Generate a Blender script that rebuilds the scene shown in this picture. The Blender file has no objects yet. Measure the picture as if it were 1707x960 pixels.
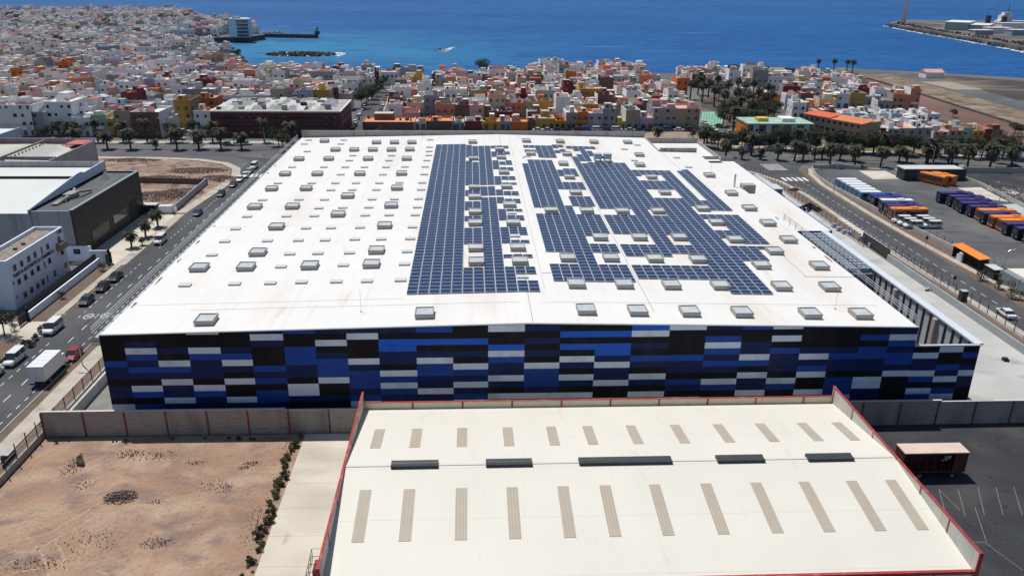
import bpy, math, random
from mathutils import Vector, Matrix
R = random.Random(7)
rad = math.radians
# ------------------------------------------------------------------ camera, world, sun, exposure
F_PX, CX, CY, H = 1340.0, 853.5, 480.0, 59.0          # photograph: 1707 x 960
PSI, TH, RHO = rad(3.03), rad(21.3), rad(0.72)
fw = Vector((math.sin(PSI)*math.cos(TH), math.cos(PSI)*math.cos(TH), -math.sin(TH)))
r0 = Vector((math.cos(PSI), -math.sin(PSI), 0)); u0 = r0.cross(fw)
rt = r0*math.cos(RHO) + u0*math.sin(RHO); up = u0*math.cos(RHO) - r0*math.sin(RHO)
scn = bpy.context.scene
cam = bpy.data.cameras.new('camera'); co = bpy.data.objects.new('camera', cam); scn.collection.objects.link(co)
M = Matrix((rt, up, -fw)).transposed().to_4x4(); M.translation = Vector((0, 0, H)); co.matrix_world = M
cam.sensor_width = 36; cam.lens = 36*F_PX/1707; cam.clip_start = 1; cam.clip_end = 60000
scn.camera = co
SUN = Vector((-0.27, 0.31, 1.0)).normalized()
w = bpy.data.worlds.new('World'); scn.world = w; w.use_nodes = True
nt = w.node_tree; bg = nt.nodes['Background']; sky = nt.nodes.new('ShaderNodeTexSky')
sky.sky_type = 'NISHITA'; sky.sun_disc = False; sky.sun_elevation = math.asin(SUN.z)
sky.sun_rotation = math.atan2(SUN.x, SUN.y); sky.air_density = 1.0; sky.dust_density = 0.6; sky.ozone_density = 3.0
nt.links.new(sky.outputs[0], bg.inputs[0]); bg.inputs[1].default_value = 0.072
sl = bpy.data.lights.new('sun', 'SUN'); sl.energy = 4.4; sl.angle = rad(0.53); sl.color = (1, 0.965, 0.91)
so = bpy.data.objects.new('sun', sl); scn.collection.objects.link(so); so.location = (0, 0, 500)
so.rotation_euler = SUN.to_track_quat('Z', 'Y').to_euler()
scn.view_settings.view_transform = 'Standard'; scn.view_settings.look = 'None'
scn.view_settings.exposure = 0.0; scn.view_settings.gamma = 1.0; scn.view_settings.use_curve_mapping = False
try:
    scn.cycles.max_bounces = 5; scn.cycles.diffuse_bounces = 3; scn.cycles.glossy_bounces = 2
    scn.cycles.transmission_bounces = 2; scn.cycles.volume_bounces = 0; scn.cycles.use_denoising = True
except Exception: pass

def W(px, py, z=0.0):        # ground point seen at a photo pixel, at height z
    d = fw + rt*((px-CX)/F_PX) - up*((py-CY)/F_PX); t = (z-H)/d.z
    return (d.x*t, d.y*t)
def onY(px, py, Y):          # (x, z) of the point seen at a pixel on the upright plane y = Y
    d = fw + rt*((px-CX)/F_PX) - up*((py-CY)/F_PX); t = Y/d.y
    return (d.x*t, H + d.z*t)
def P(x, y, z=0.0):
    v = Vector((x, y, z-H)); k = v.dot(fw)
    return (CX + F_PX*v.dot(rt)/k, CY - F_PX*v.dot(up)/k)

# ------------------------------------------------------------------ materials
MT = {}
def mat(name, col, rough=0.8, var=0.12, scale=0.35, metal=0.0, spec=0.3, bump=0.0, bscale=3.0, col2=None, lo=0.45, hi=0.62, detail=6):
    if name in MT: return MT[name]
    m = bpy.data.materials.new(name); m.use_nodes = True; n = m.node_tree.nodes; l = m.node_tree.links
    b = n['Principled BSDF']; b.inputs['Roughness'].default_value = rough; b.inputs['Metallic'].default_value = metal
    b.inputs['Specular IOR Level'].default_value = spec
    c = (*col, 1)
    if var > 0 or col2:
        g = n.new('ShaderNodeNewGeometry'); t = n.new('ShaderNodeTexNoise'); t.inputs['Scale'].default_value = scale
        t.inputs['Detail'].default_value = detail; l.new(g.outputs['Position'], t.inputs['Vector'])
        mx = n.new('ShaderNodeMix'); mx.data_type = 'RGBA'
        r = n.new('ShaderNodeMapRange'); r.inputs[1].default_value = lo if col2 else 0.3; r.inputs[2].default_value = hi if col2 else 0.7
        l.new(t.outputs[0], r.inputs[0]); l.new(r.outputs[0], mx.inputs[0])
        a = col2 if col2 else tuple(v*(1+var) for v in col)
        mx.inputs[6].default_value = (*[v*(1-(0 if col2 else var)) for v in col], 1); mx.inputs[7].default_value = (*a, 1)
        l.new(mx.outputs[2], b.inputs['Base Color'])
        if bump:
            t2 = n.new('ShaderNodeTexNoise'); t2.inputs['Scale'].default_value = bscale; t2.inputs['Detail'].default_value = 8
            l.new(g.outputs['Position'], t2.inputs['Vector'])
            bp = n.new('ShaderNodeBump'); bp.inputs['Strength'].default_value = bump; bp.inputs['Distance'].default_value = 0.3
            l.new(t2.outputs[0], bp.inputs['Height']); l.new(bp.outputs[0], b.inputs['Normal'])
    else: b.inputs['Base Color'].default_value = c
    MT[name] = m; return m
def layer(m, col, scale, lo, hi, stretch=(1, 1, 1), detail=8, amt=1.0):
    """a further stain, wear or painted sheen colour on a material, kept in place by world position"""
    n = m.node_tree.nodes; l = m.node_tree.links; b = n['Principled BSDF']
    g = n.new('ShaderNodeNewGeometry'); vm = n.new('ShaderNodeVectorMath'); vm.operation = 'MULTIPLY'; vm.inputs[1].default_value = stretch
    l.new(g.outputs['Position'], vm.inputs[0]); t = n.new('ShaderNodeTexNoise'); t.inputs['Scale'].default_value = scale
    t.inputs['Detail'].default_value = detail; l.new(vm.outputs[0], t.inputs['Vector'])
    r = n.new('ShaderNodeMapRange'); r.inputs[1].default_value = lo; r.inputs[2].default_value = hi; r.inputs[4].default_value = amt
    l.new(t.outputs[0], r.inputs[0]); mx = n.new('ShaderNodeMix'); mx.data_type = 'RGBA'; l.new(r.outputs[0], mx.inputs[0])
    src = b.inputs['Base Color'].links[0].from_socket if b.inputs['Base Color'].links else None
    if src: l.new(src, mx.inputs[6])
    else: mx.inputs[6].default_value = b.inputs['Base Color'].default_value
    mx.inputs[7].default_value = (*col, 1); l.new(mx.outputs[2], b.inputs['Base Color']); return m
def ribs(m, axis, period, strength=0.4, lines=None, offs=0.0):
    """corrugation: a fine wave bump across one axis, or thin darker joint lines"""
    n = m.node_tree.nodes; l = m.node_tree.links; b = n['Principled BSDF']
    g = n.new('ShaderNodeNewGeometry'); s = n.new('ShaderNodeSeparateXYZ'); l.new(g.outputs['Position'], s.inputs[0])
    d = n.new('ShaderNodeMath'); d.operation = 'MULTIPLY_ADD'; d.inputs[1].default_value = 1/period; d.inputs[2].default_value = offs; l.new(s.outputs[axis], d.inputs[0])
    f = n.new('ShaderNodeMath'); f.operation = 'FRACT'; l.new(d.outputs[0], f.inputs[0])
    if lines:
        c = n.new('ShaderNodeMath'); c.operation = 'LESS_THAN'; c.inputs[1].default_value = lines[0]; l.new(f.outputs[0], c.inputs[0])
        k = n.new('ShaderNodeMath'); k.operation = 'MULTIPLY'; k.inputs[1].default_value = lines[2]; l.new(c.outputs[0], k.inputs[0])
        mx = n.new('ShaderNodeMix'); mx.data_type = 'RGBA'; l.new(k.outputs[0], mx.inputs[0])
        src = b.inputs['Base Color'].links[0].from_socket if b.inputs['Base Color'].links else None
        if src: l.new(src, mx.inputs[6])
        else: mx.inputs[6].default_value = b.inputs['Base Color'].default_value
        mx.inputs[7].default_value = (*lines[1], 1); l.new(mx.outputs[2], b.inputs['Base Color'])
    else:
        p = n.new('ShaderNodeMath'); p.operation = 'PINGPONG'; p.inputs[1].default_value = 0.5; l.new(f.outputs[0], p.inputs[0])
        bp = n.new('ShaderNodeBump'); bp.inputs['Strength'].default_value = strength; bp.inputs['Distance'].default_value = 0.06
        l.new(p.outputs[0], bp.inputs['Height']); l.new(bp.outputs[0], b.inputs['Normal'])
    return m
asphalt = layer(layer(mat('asphalt', (.062, .064, .07), .9, .12, .25, bump=.15, bscale=12), (.095, .095, .097), .06, .45, .7), (.035, .035, .04), .5, .6, .75, (1, .12, 1))
asph2 = layer(layer(mat('asphalt_worn', (.085, .087, .092), .9, .15, .15, bump=.15, bscale=9), (.14, .14, .14), .05, .45, .7), (.05, .05, .055), .35, .58, .72, (.3, 1, 1))
asphdark = layer(layer(layer(mat('asphalt_dark', (.035, .037, .043), .9, .15, .3, bump=.2, bscale=9), (.07, .065, .062), .12, .5, .75), (.11, .1, .09), 2.5, .66, .74), (.012, .012, .014), .6, .62, .72, amt=.8)
townfloor = layer(mat('street_surface', (.1, .1, .105), .9, .2, .08), (.15, .14, .13), .03, .45, .6)
dirt = layer(layer(layer(layer(mat('bare_earth', (.32, .205, .14), .95, .22, .12, bump=1.0, bscale=1.6), (.40, .29, .205), .18, .46, .66), (.22, .155, .13), .22, .5, .66, (1, 1.6, 1)), (.17, .13, .12), 2.2, .6, .7, detail=10), (.47, .32, .2), .1, .58, .75, (1, .5, 1), amt=.7)
dirt = layer(dirt, (.33, .22, .155), .9, .56, .66, (.35, 1, 1), amt=.6)
dirt2 = layer(layer(mat('rough_earth', (.27, .185, .14), .95, .2, .2, bump=1, bscale=1.2), (.12, .095, .09), .35, .5, .62, detail=10), (.42, .3, .23), .15, .55, .7)
verge = layer(mat('dry_verge', (.15, .105, .08), .95, .2, .5, bump=.6), (.13, .1, .08), 1.2, .5, .65)
field = layer(layer(mat('brown_field', (.15, .085, .07), .95, .15, .03), (.2, .13, .105), .02, .5, .7, (1, .3, 1)), (.11, .07, .06), .12, .55, .7, (1, .2, 1))
scrub = layer(layer(mat('scrub_strip', (.2, .15, .11), .95, .25, .08), (.11, .095, .04), .12, .5, .6), (.32, .26, .2), .07, .55, .68)
pale = layer(layer(mat('pale_concrete', (.55, .50, .42), .85, .08, .2), (.42, .38, .32), .15, .5, .68, (.5, 1, 1)), (.3, .27, .24), .5, .62, .72, (1, .3, 1), amt=.6)
pale = ribs(pale, 1, 5.0, lines=(.012, (.2, .18, .16), .6))
yardc = layer(layer(mat('yard_concrete', (.42, .42, .40), .85, .08, .15), (.5, .5, .48), .06, .5, .7), (.26, .27, .28), .22, .54, .7, (.7, 1, 1), amt=.8)
walk = layer(mat('pavement', (.42, .38, .32), .9, .1, .4), (.3, .27, .23), .3, .52, .68)
pitchm = mat('sports_court', (.2, .4, .3), .9, .05, .1)
paint = layer(mat('road_paint', (.7, .7, .68), .8, .06, 1), (.3, .3, .3), 1.5, .55, .7)
whiteroof = layer(layer(mat('white_roof_sheet', (.71, .695, .67), .55, .025, .12), (.62, .54, .45), .09, .53, .72, (1, .3, 1), amt=.7), (.6, .38, .22), .35, .64, .78, (1, .2, 1), amt=.6)
whiteroof = layer(layer(whiteroof, (.55, .5, .44), .8, .52, .8, (1.6, .03, 1), amt=.3), (.5, .44, .38), .06, .6, .75, amt=.2)
whiteroof = ribs(whiteroof, 1, 15.2, lines=(.006, (.6, .55, .5), .6)); whiteroof = ribs(whiteroof, 0, .6, .12)
creamroof = layer(layer(mat('cream_roof_sheet', (.645, .62, .55), .6, .03, .1), (.61, .58, .51), .2, .5, .75, (1, .2, 1), amt=.5), (.5, .455, .39), 1.2, .64, .78, (1, .06, 1), amt=.35); creamroof = ribs(creamroof, 1, 7.7, lines=(.008, (.4, .37, .31), .5)); creamroof = ribs(creamroof, 0, .34, .2)
leftroof = layer(ribs(mat('office_roof_white', (.60, .61, .59), .6, .03, .1), 0, .5, .2), (.6, .58, .54), .15, .55, .7)
grayroof = mat('grey_roof', (.3, .3, .3), .9, .1, .3); brownroof = layer(mat('gravel_roof', (.26, .22, .19), .95, .12, .8), (.16, .14, .12), 1, .5, .6)
parapet = layer(mat('parapet_grey', (.34, .33, .32), .8, .06, .3), (.2, .2, .2), .8, .55, .7, (1, 1, .2))
concwall = layer(layer(mat('wall_blocks', (.34, .30, .275), .9, .06, .4), (.23, .2, .185), .5, .5, .7, (1, 1, .3)), (.16, .15, .14), 1, .6, .7, (.3, .3, 3)); concwall = ribs(concwall, 2, .62, lines=(.05, (.2, .18, .17), .6))
concr = layer(mat('precast_concrete', (.44, .43, .41), .85, .06, .3), (.32, .31, .3), .4, .5, .7, (1, 1, .15))
redtrim = layer(mat('red_trim', (.34, .04, .042), .6, .1, .5), (.48, .13, .12), .8, .55, .7)
redpost = layer(mat('rusty_post', (.24, .07, .05), .8, .15, .6), (.12, .05, .04), 1.2, .5, .6)
black = mat('black_paint', (.012, .012, .014), .6, 0); dark = mat('dark_metal', (.03, .03, .035), .5, 0); steel = mat('galvanised', (.5, .52, .54), .4, .05, 1, metal=.6)
glass = mat('dark_glass', (.02, .03, .045), .12, 0, spec=.8); glassb = mat('pane_blue', (.1, .16, .22), .15, 0, spec=.8)
skyl = layer(mat('skylight_sheet', (.46, .5, .53), .35, .06, .8, spec=.6), (.6, .58, .5), .4, .5, .7)
ventc = mat('vent_white', (.52, .53, .54), .6, .03, 1); beige = ribs(mat('translucent_sheet', (.40, .35, .28), .6, .05, .6), 0, .34, .6)
greencurb = mat('skylight_frame', (.38, .37, .35), .6, .05, 1); rubber = mat('rubber', (.015, .015, .015), .9, 0); chrome = mat('hub', (.4, .4, .42), .35, 0, metal=.7)
leafd = layer(mat('leaf_dark', (.022, .034, .016), .7, .25, 1.0), (.045, .065, .022), .8, .5, .65); leafp = layer(mat('palm_leaf', (.035, .042, .02), .7, .25, .8), (.1, .09, .045), 1.2, .58, .7)
leaf3 = layer(mat('leaf_dry', (.05, .055, .02), .8, .2, 1), (.13, .1, .045), .8, .5, .6); bark = mat('bark', (.07, .05, .035), .95, .2, 1)
rock = layer(mat('basalt_rock', (.04, .037, .036), .95, .25, .2, bump=1, bscale=.6), (.1, .09, .08), .5, .5, .65); rubble = layer(mat('rubble', (.11, .09, .085), .95, .25, 1.5), (.24, .19, .165), 2, .5, .6)
foam = mat('sea_foam', (.75, .78, .8), .8, .05, 1)

# ------------------------------------------------------------------ mesh and object helpers
COL = scn.collection
class MB:
    def __init__(s): s.v = []; s.f = []; s.m = []
    def poly(s, pts, m=0):
        i = len(s.v); s.v += [tuple(p) for p in pts]; s.f.append(tuple(range(i, i+len(pts)))); s.m.append(m); return s
    def box(s, x0, x1, y0, y1, z0, z1, m=0, top=None, bottom=True):
        if x1 < x0: x0, x1 = x1, x0
        if y1 < y0: y0, y1 = y1, y0
        i = len(s.v); s.v += [(x0,y0,z0),(x1,y0,z0),(x1,y1,z0),(x0,y1,z0),(x0,y0,z1),(x1,y0,z1),(x1,y1,z1),(x0,y1,z1)]
        fs = [(0,1,5,4),(1,2,6,5),(2,3,7,6),(3,0,4,7),(4,5,6,7)]; ms = [m]*4+[m if top is None else top]
        if bottom: fs.append((3,2,1,0)); ms.append(m)
        s.f += [tuple(i+k for k in f) for f in fs]; s.m += ms; return s
    def prism(s, pts, z0, z1, m=0, top=None):
        n = len(pts); i = len(s.v)
        s.v += [(p[0], p[1], z0) for p in pts] + [(p[0], p[1], z1) for p in pts]
        for k in range(n): s.f.append((i+k, i+(k+1) % n, i+n+(k+1) % n, i+n+k)); s.m.append(m)
        s.f.append(tuple(i+n+k for k in range(n))); s.m.append(m if top is None else top)
        s.f.append(tuple(i+k for k in reversed(range(n)))); s.m.append(m); return s
    def loft(s, rings, m=0, caps=True):
        n = len(rings[0]); i = len(s.v)
        for r_ in rings: s.v += [tuple(p) for p in r_]
        for a in range(len(rings)-1):
            for k in range(n): s.f.append((i+a*n+k, i+a*n+(k+1) % n, i+(a+1)*n+(k+1) % n, i+(a+1)*n+k)); s.m.append(m)
        if caps:
            s.f.append(tuple(i+k for k in reversed(range(n)))); s.m.append(m)
            s.f.append(tuple(i+(len(rings)-1)*n+k for k in range(n))); s.m.append(m)
        return s
    def tube(s, pts, r, n=6, m=0, r1=None):
        pts = [Vector(p) for p in pts]; rings = []
        for a, p in enumerate(pts):
            d = (pts[min(a+1, len(pts)-1)] - pts[max(a-1, 0)]).normalized(); q = d.to_track_quat('Z', 'Y')
            rr = r if r1 is None else r + (r1-r)*a/(len(pts)-1)
            rings.append([p + q @ Vector((rr*math.cos(2*math.pi*k/n), rr*math.sin(2*math.pi*k/n), 0)) for k in range(n)])
        return s.loft(rings, m)
    def build(s, name, mats, parent=None, smooth=False, loc=None):
        me = bpy.data.meshes.new(name); me.from_pydata(s.v, [], s.f)
        if not isinstance(mats, (list, tuple)): mats = [mats]
        for x in mats: me.materials.append(x)
        me.polygons.foreach_set('material_index', s.m)
        if smooth: me.polygons.foreach_set('use_smooth', [True]*len(s.f))
        me.update(); return link(name, me, parent, loc)
def link(name, data, parent=None, loc=None):
    o = bpy.data.objects.new(name, data); COL.objects.link(o)
    if parent is not None: o.parent = parent
    if loc: o.location = loc
    return o
def tag(o, label, cat, group=None, kind=None):
    if label: o['label'] = label
    if cat: o['category'] = cat
    if group: o['group'] = group
    if kind: o['kind'] = kind
    return o
def thing(name, label, cat, loc=(0, 0, 0), rz=0, group=None):
    o = link(name, None, None, loc); o.rotation_euler = (0, 0, rz); o.empty_display_size = .5
    return tag(o, label, cat, group)
def struct(name, mb, m, smooth=False): return tag(mb.build(name, m, smooth=smooth), None, None, kind='structure')
NSH = [0]
def sheet(name, pts, z, m):
    NSH[0] += 1; z += (NSH[0] % 9)*.0012
    return struct(name, MB().poly([(p[0], p[1], z) for p in pts]), m)
def rect(x0, x1, y0, y1): return [(x0, y0), (x1, y0), (x1, y1), (x0, y1)]
def dup(root, loc, rz=0, label=None, group=None, scale=None, mats=None):
    r = root.copy(); COL.objects.link(r); r.location = loc; r.rotation_euler = (0, 0, rz)
    if label: r['label'] = label
    if group: r['group'] = group
    if scale: r.scale = (scale, scale, scale)
    for ch in list(root.children):
        c = ch.copy(); COL.objects.link(c); c.parent = r
        if mats and ch.name.split('.')[0] in mats:
            c.material_slots[0].link = 'OBJECT'; c.material_slots[0].material = mats[ch.name.split('.')[0]]
        for g in list(ch.children):
            d = g.copy(); COL.objects.link(d); d.parent = c
    return r
ORD = ['first','second','third','fourth','fifth','sixth','seventh','eighth','ninth','tenth','eleventh','twelfth','thirteenth','fourteenth','fifteenth','sixteenth','seventeenth','eighteenth','nineteenth','twentieth']
def nth(i):
    if i < 20: return ORD[i]
    t = ['twenty','thirty','forty','fifty','sixty','seventy','eighty','ninety'][(i+1)//10-2]
    return (t[:-1]+'ieth') if (i+1) % 10 == 0 else t+'-'+ORD[(i+1) % 10-1]

# ------------------------------------------------------------------ the setting: sea, land, roads
coast = [(-2600, -500), (-2600, 1500), W(-300, 27), W(0, 23.5), W(150, 22), W(300, 21), W(316, 24), W(330, 32), W(360, 38), W(388, 42), (-262, 960), (-228, 905), (-205, 850),
         (-214, 822), (-240, 806), (-268, 786), (-250, 735), (-216, 700), (-190, 655), W(428, 103, 7), W(500, 107, 7), W(560, 111, 7), W(632, 116, 7), W(640, 135), W(656, 134), W(662, 116, 7), W(760, 120, 7), W(840, 113, 7), W(862, 108, 7),
         W(980, 104, 7), W(1010, 109, 7), W(1040, 103, 7), W(1170, 105, 7), W(1300, 113, 7), (262, 578), (289, 560), (322, 545), (360, 520), (600, 470), (1100, 420), (2600, 300), (2600, -500)]
struct('sea', MB().poly([(-30000, -2000, -5), (30000, -2000, -5), (30000, 40000, -5), (-30000, 40000, -5)]), mat('sea_placeholder', (.02, .09, .2), var=0))
g = MB(); g.poly([(x, y, 0) for x, y in reversed(coast)])
for a in range(len(coast)-1):
    x0, y0 = coast[a]; x1, y1 = coast[a+1]; g.poly([(x0, y0, -8), (x1, y1, -8), (x1, y1, 0), (x0, y0, 0)], 1)
struct('ground', g, [townfloor, rock])
# sea material: deeper blue offshore, turquoise over the shallows of the bay
def sea_material():
    m = bpy.data.materials.new('sea_water'); m.use_nodes = True; n = m.node_tree.nodes; l = m.node_tree.links; b = n['Principled BSDF']
    gg = n.new('ShaderNodeNewGeometry'); mp = n.new('ShaderNodeVectorMath'); mp.operation = 'MULTIPLY'; mp.inputs[1].default_value = (.35, 1, 1); l.new(gg.outputs['Position'], mp.inputs[0])
    def noise(vec, sc, de=6):
        t = n.new('ShaderNodeTexNoise'); t.inputs['Scale'].default_value = sc; t.inputs['Detail'].default_value = de; l.new(vec, t.inputs['Vector']); return t.outputs[0]
    def rng(s, a, b_, c=0, d=1):
        r_ = n.new('ShaderNodeMapRange'); r_.inputs[1].default_value = a; r_.inputs[2].default_value = b_; r_.inputs[3].default_value = c; r_.inputs[4].default_value = d; l.new(s, r_.inputs[0]); return r_.outputs[0]
    def mix(f, c0, c1):
        x = n.new('ShaderNodeMix'); x.data_type = 'RGBA'; l.new(f, x.inputs[0])
        for k, c in ((6, c0), (7, c1)):
            if isinstance(c, tuple): x.inputs[k].default_value = (*c, 1)
            else: l.new(c, x.inputs[k])
        return x.outputs[2]
    base = mix(rng(noise(mp.outputs[0], .004), .35, .65), (.004, .058, .21), (.010, .09, .28))
    dist = n.new('ShaderNodeVectorMath'); dist.operation = 'DISTANCE'; dist.inputs[1].default_value = (-170, 760, -5); l.new(gg.outputs['Position'], dist.inputs[0])
    add = n.new('ShaderNodeMath'); add.operation = 'MULTIPLY_ADD'; l.new(noise(gg.outputs['Position'], .008), add.inputs[0]); add.inputs[1].default_value = 260; l.new(dist.outputs['Value'], add.inputs[2])
    base = mix(rng(add.outputs[0], 170, 430, 1, 0), base, (.022, .185, .33))
    base = mix(rng(noise(mp.outputs[0], .011, 4), .56, .68, 0, .55), base, (.007, .062, .16))
    base = mix(rng(noise(mp.outputs[0], .035, 10), .62, .72, 0, .7), base, (.05, .2, .45))
    base = mix(rng(noise(mp.outputs[0], .3, 4), .35, .7, 0, .5), base, (.02, .15, .38))
    base = mix(rng(noise(mp.outputs[0], .09, 8), .5, .68, 0, .5), base, (.003, .04, .14))
    l.new(base, b.inputs['Base Color']); b.inputs['Roughness'].default_value = .55; b.inputs['Specular IOR Level'].default_value = .10
    t = noise(mp.outputs[0], .25, 10); bp = n.new('ShaderNodeBump'); bp.inputs['Strength'].default_value = 1; bp.inputs['Distance'].default_value = 3.0
    l.new(t, bp.inputs['Height']); l.new(bp.outputs[0], b.inputs['Normal']); return m
bpy.data.objects['sea'].data.materials[0] = sea_material()

# near ground
sheet('dirt_lot', rect(-57.5, -22.9, 5, 96.6), .02, dirt)
sheet('concrete_drive', rect(-23, -14, 5, 96.6), .04, pale)
sheet('asphalt_yard', rect(49.3, 140, 5, 96.6), .02, asphdark)
sheet('asphalt_yard_corner', [(79, 96.5), (86, 91), (120, 80), (120, 96.5)], .04, dirt2)
sheet('path_beside_shed', rect(49.4, 52.5, 5, 66), .045, pale)
sheet('passage', rect(-56, -49.5, 97.2, 240), .02, mat('passage_floor', (.2, .2, .19), .9, .15, .4))
sheet('passage_front', rect(-49.5, 72, 97.2, 99.2), .02, concr)
sheet('loading_yard', [(71, 97.5), (140, 97.5), (110, 110), (93.2, 118), (93, 176), (92, 250), (73, 250), (61, 240)], .02, yardc)
# left road
RX0, RX1 = -74.3, -64.3
sheet('left_road', [(RX0, 0), (RX1, 0), (RX1, 180), (-62, 262), (-52, 276), (-85, 280), (-74, 270), (-72.0, 240), (RX0, 200)], .02, asphalt)
sheet('verge', rect(-64.3, -57.8, 0, 270), .03, verge)
struct('pavement', MB().box(-62.9, -60.4, 0, 262, 0, .13), walk)
struct('kerb', MB().box(-64.4, -64.25, 0, 262, 0, .14), concr)
sheet('verge', [(-84, 0), (-74.3, 0), (-74.3, 232), (-78, 236), (-84, 215)], .03, verge)
m = MB()
for a, b_ in ((0, 128.5), (136.5, 166)): m.box(-76.4, -74.9, a, b_, 0, .14)
m.box(-76.4, -74.4, 166, 205, 0, .1); struct('pavement', m, walk)
sheet('gate_apron', [(-84, 128.5), (-74.3, 128.5), (-74.3, 136), (-84, 136)], .05, pale)
sheet('forecourt', [(-86, 166.5), (-74.3, 166.5), (-74.3, 200), (-78, 206), (-86, 206)], .05, pale)
# curved pavement round the rubble lot
cv = [(-74.4, 206), (-73.2, 220), (-71.8, 234), (-71.5, 248), (-74, 258), (-80, 266), (-90, 271.5), (-103, 274), (-125, 275), (-300, 275)]
m = MB()
def off(poly, d):
    out = []
    for i, p in enumerate(poly):
        a = Vector(poly[max(i-1, 0)]); b_ = Vector(poly[min(i+1, len(poly)-1)]); t = (b_-a).normalized(); out.append((p[0]-t.y*d, p[1]+t.x*d))
    return out
inner = off(cv, 2.6)
for i in range(len(cv)-1): m.prism([cv[i], cv[i+1], inner[i+1], inner[i]], 0, .13)
struct('pavement', m, walk)
sheet('rubble_lot', [(-78, 206), (-75.5, 222), (-74, 236), (-74.3, 248), (-77, 257), (-83, 264.5), (-92, 269), (-104, 271.5), (-126, 272.5), (-126, 206)], .038, dirt2)
# palm avenue, left half, then the tilted right half
sheet('avenue', [(-700, 277.5), (-84, 277.5), (-60, 270), (92, 268), (92, 296), (-700, 297.5)], .04, asph2)
struct('central_reservation', MB().box(-700, -104, 286.5, 288.3, 0, .18).box(-92, -66, 286.5, 288.3, 0, .18), verge)
struct('pavement', MB().box(-700, -56, 298, 302.5, 0, .13), walk)
def av(x, t): return (x, 268 - .2*(x-92) + t) if x < 185 else (x, 249.4 - .06*(x-185) + t)
sheet('avenue', [av(92, 0), av(185, 0), av(700, 0), av(700, 26), (185, 275.5), av(92, 26)], .045, asph2)
m = MB(); m.prism([av(112, 11.5), av(157, 11.5), av(157, 13.5), av(112, 13.5)], 0, .18).prism([av(166, 9), av(300, 9), av(300, 11.5), av(166, 11.5)], 0, .18); struct('central_reservation', m, verge)
m = MB(); m.prism([av(94, 26), av(185, 26), av(185, 29), av(94, 29)], 0, .13).prism([av(185, 26), av(700, 26), av(700, 29), av(185, 29)], 0, .13); struct('pavement', m, walk)
sheet('verge', [av(94, 29.2), av(185, 29.2), av(185, 40), av(94, 40)], .02, scrub)
# right road
sheet('right_road', [(99.4, 0), (106.3, 0), (106.2, 177), (105, 205), (105.6, 240), (107.5, 256), (112, 264), (96, 269), (88, 262), (93, 248), (98.4, 223), (98.2, 156), (99.6, 140)], .03, asphalt)
sheet('verge', [(93.4, 60), (98.8, 60), (98.4, 140), (97, 172), (97, 223), (92, 250), (93, 176)], .028, verge)
nk = [(99.2, 60), (99.3, 127), (99.0, 140), (98.1, 156), (97.8, 172), (98.2, 223), (96.5, 240), (92.5, 251), (86, 262)]
m = MB(); ik = off(nk, 1.5)
for i in range(len(nk)-1): m.prism([nk[i+1], nk[i], ik[i], ik[i+1]], 0, .14)
struct('pavement', m, walk)
fk = [(108.8, 60), (108.8, 150), (107.8, 163), (106.6, 184), (106.2, 205), (106.6, 236), (108.5, 250), (111.5, 257.5), (118, 260.4), (130, 259.5), (150, 256)]
sheet('verge', [(106.3, 40), (113.5, 40), (113.6, 163), (112.4, 184), (110.8, 200), (109, 232), (109.6, 246), (112.5, 256.5), (111, 259), (107.2, 255), (105.7, 240), (105.1, 205), (106.3, 177)], .035, verge)
m = MB(); ok_ = off(fk, -1.6)
for i in range(len(fk)-1): m.prism([fk[i], fk[i+1], ok_[i+1], ok_[i]], 0, .14)
struct('pavement', m, walk)
lot = [(113.6, 40), (113.6, 163), (112.4, 184), (110.8, 200), (109, 232), (109.6, 246), (112.8, 257.5), (122, 258), (140, 254.5), (157, 252), (156, 236), (154, 212), (150, 190), (150, 40)]
sheet('bus_lot', lot, .02, asph2)
sheet('concrete_pad', [(127.5, 255), (136.3, 254.8), (136.5, 244), (126.7, 243)], .03, pale)
sheet('concrete_pad', [(147.5, 232), (155.5, 233), (153.5, 216), (149.5, 219)], .03, pale)
sheet('concrete_pad', [(148, 213), (154, 214), (153, 190), (147, 192)], .03, mat('pad_green', (.4, .44, .4), .9, .1, .3))
sheet('far_lot', [(157.6, 252), (330, 245), (330, 220), (156.5, 232)], .02, asphdark)
sheet('gravel_plot', [(156, 231), (330, 219), (330, 100), (150, 100), (154, 212)], .022, layer(mat('gravel_plot', (.08, .075, .075), .95, .2, .4), (.42, .38, .34), .25, .53, .6))
# markings
m = MB()
y = 20.0
while y < 262:
    xs = -68.5 + max(0, (y-150))*.013
    m.box(xs-.07, xs+.07, y, y+2.1, .05, .056); y += 5.1
y = 20.0
while y < 262:
    o_ = max(0, (y-150))*.013
    if not 128 < y < 137 and not 166 < y < 176: m.box(-71.5+o_-.06, -71.5+o_+.06, y, y+1.1, .05, .056)
    if y > 60 and y < 240: m.box(-65.6+o_-.06, -65.6+o_+.06, y, y+1.1, .05, .056)
    y += 2.35
for cx_, cy_ in ((-69.9, 138.2), (-67.0, 138.6)):
    for k in range(20):
        a0, a1 = 2*math.pi*k/20, 2*math.pi*(k+1)/20
        m.poly([(cx_+math.cos(a0)*.85, cy_+math.sin(a0)*1.2, .056), (cx_+math.cos(a1)*.85, cy_+math.sin(a1)*1.2, .056), (cx_+math.cos(a1)*.7, cy_+math.sin(a1)*1.0, .056), (cx_+math.cos(a0)*.7, cy_+math.sin(a0)*1.0, .056)])
for k in range(7): m.box(-74+k*1.4, -73.2+k*1.4, 246, 250, .05, .056)
for k in range(7): m.box(-96+k*1.0, -95.7+k*1.0, 290, 296, .06, .066)
for k in range(5): m.box(97.6+k*1.7, 98.5+k*1.7, 241, 245.5, .05, .056)
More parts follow.
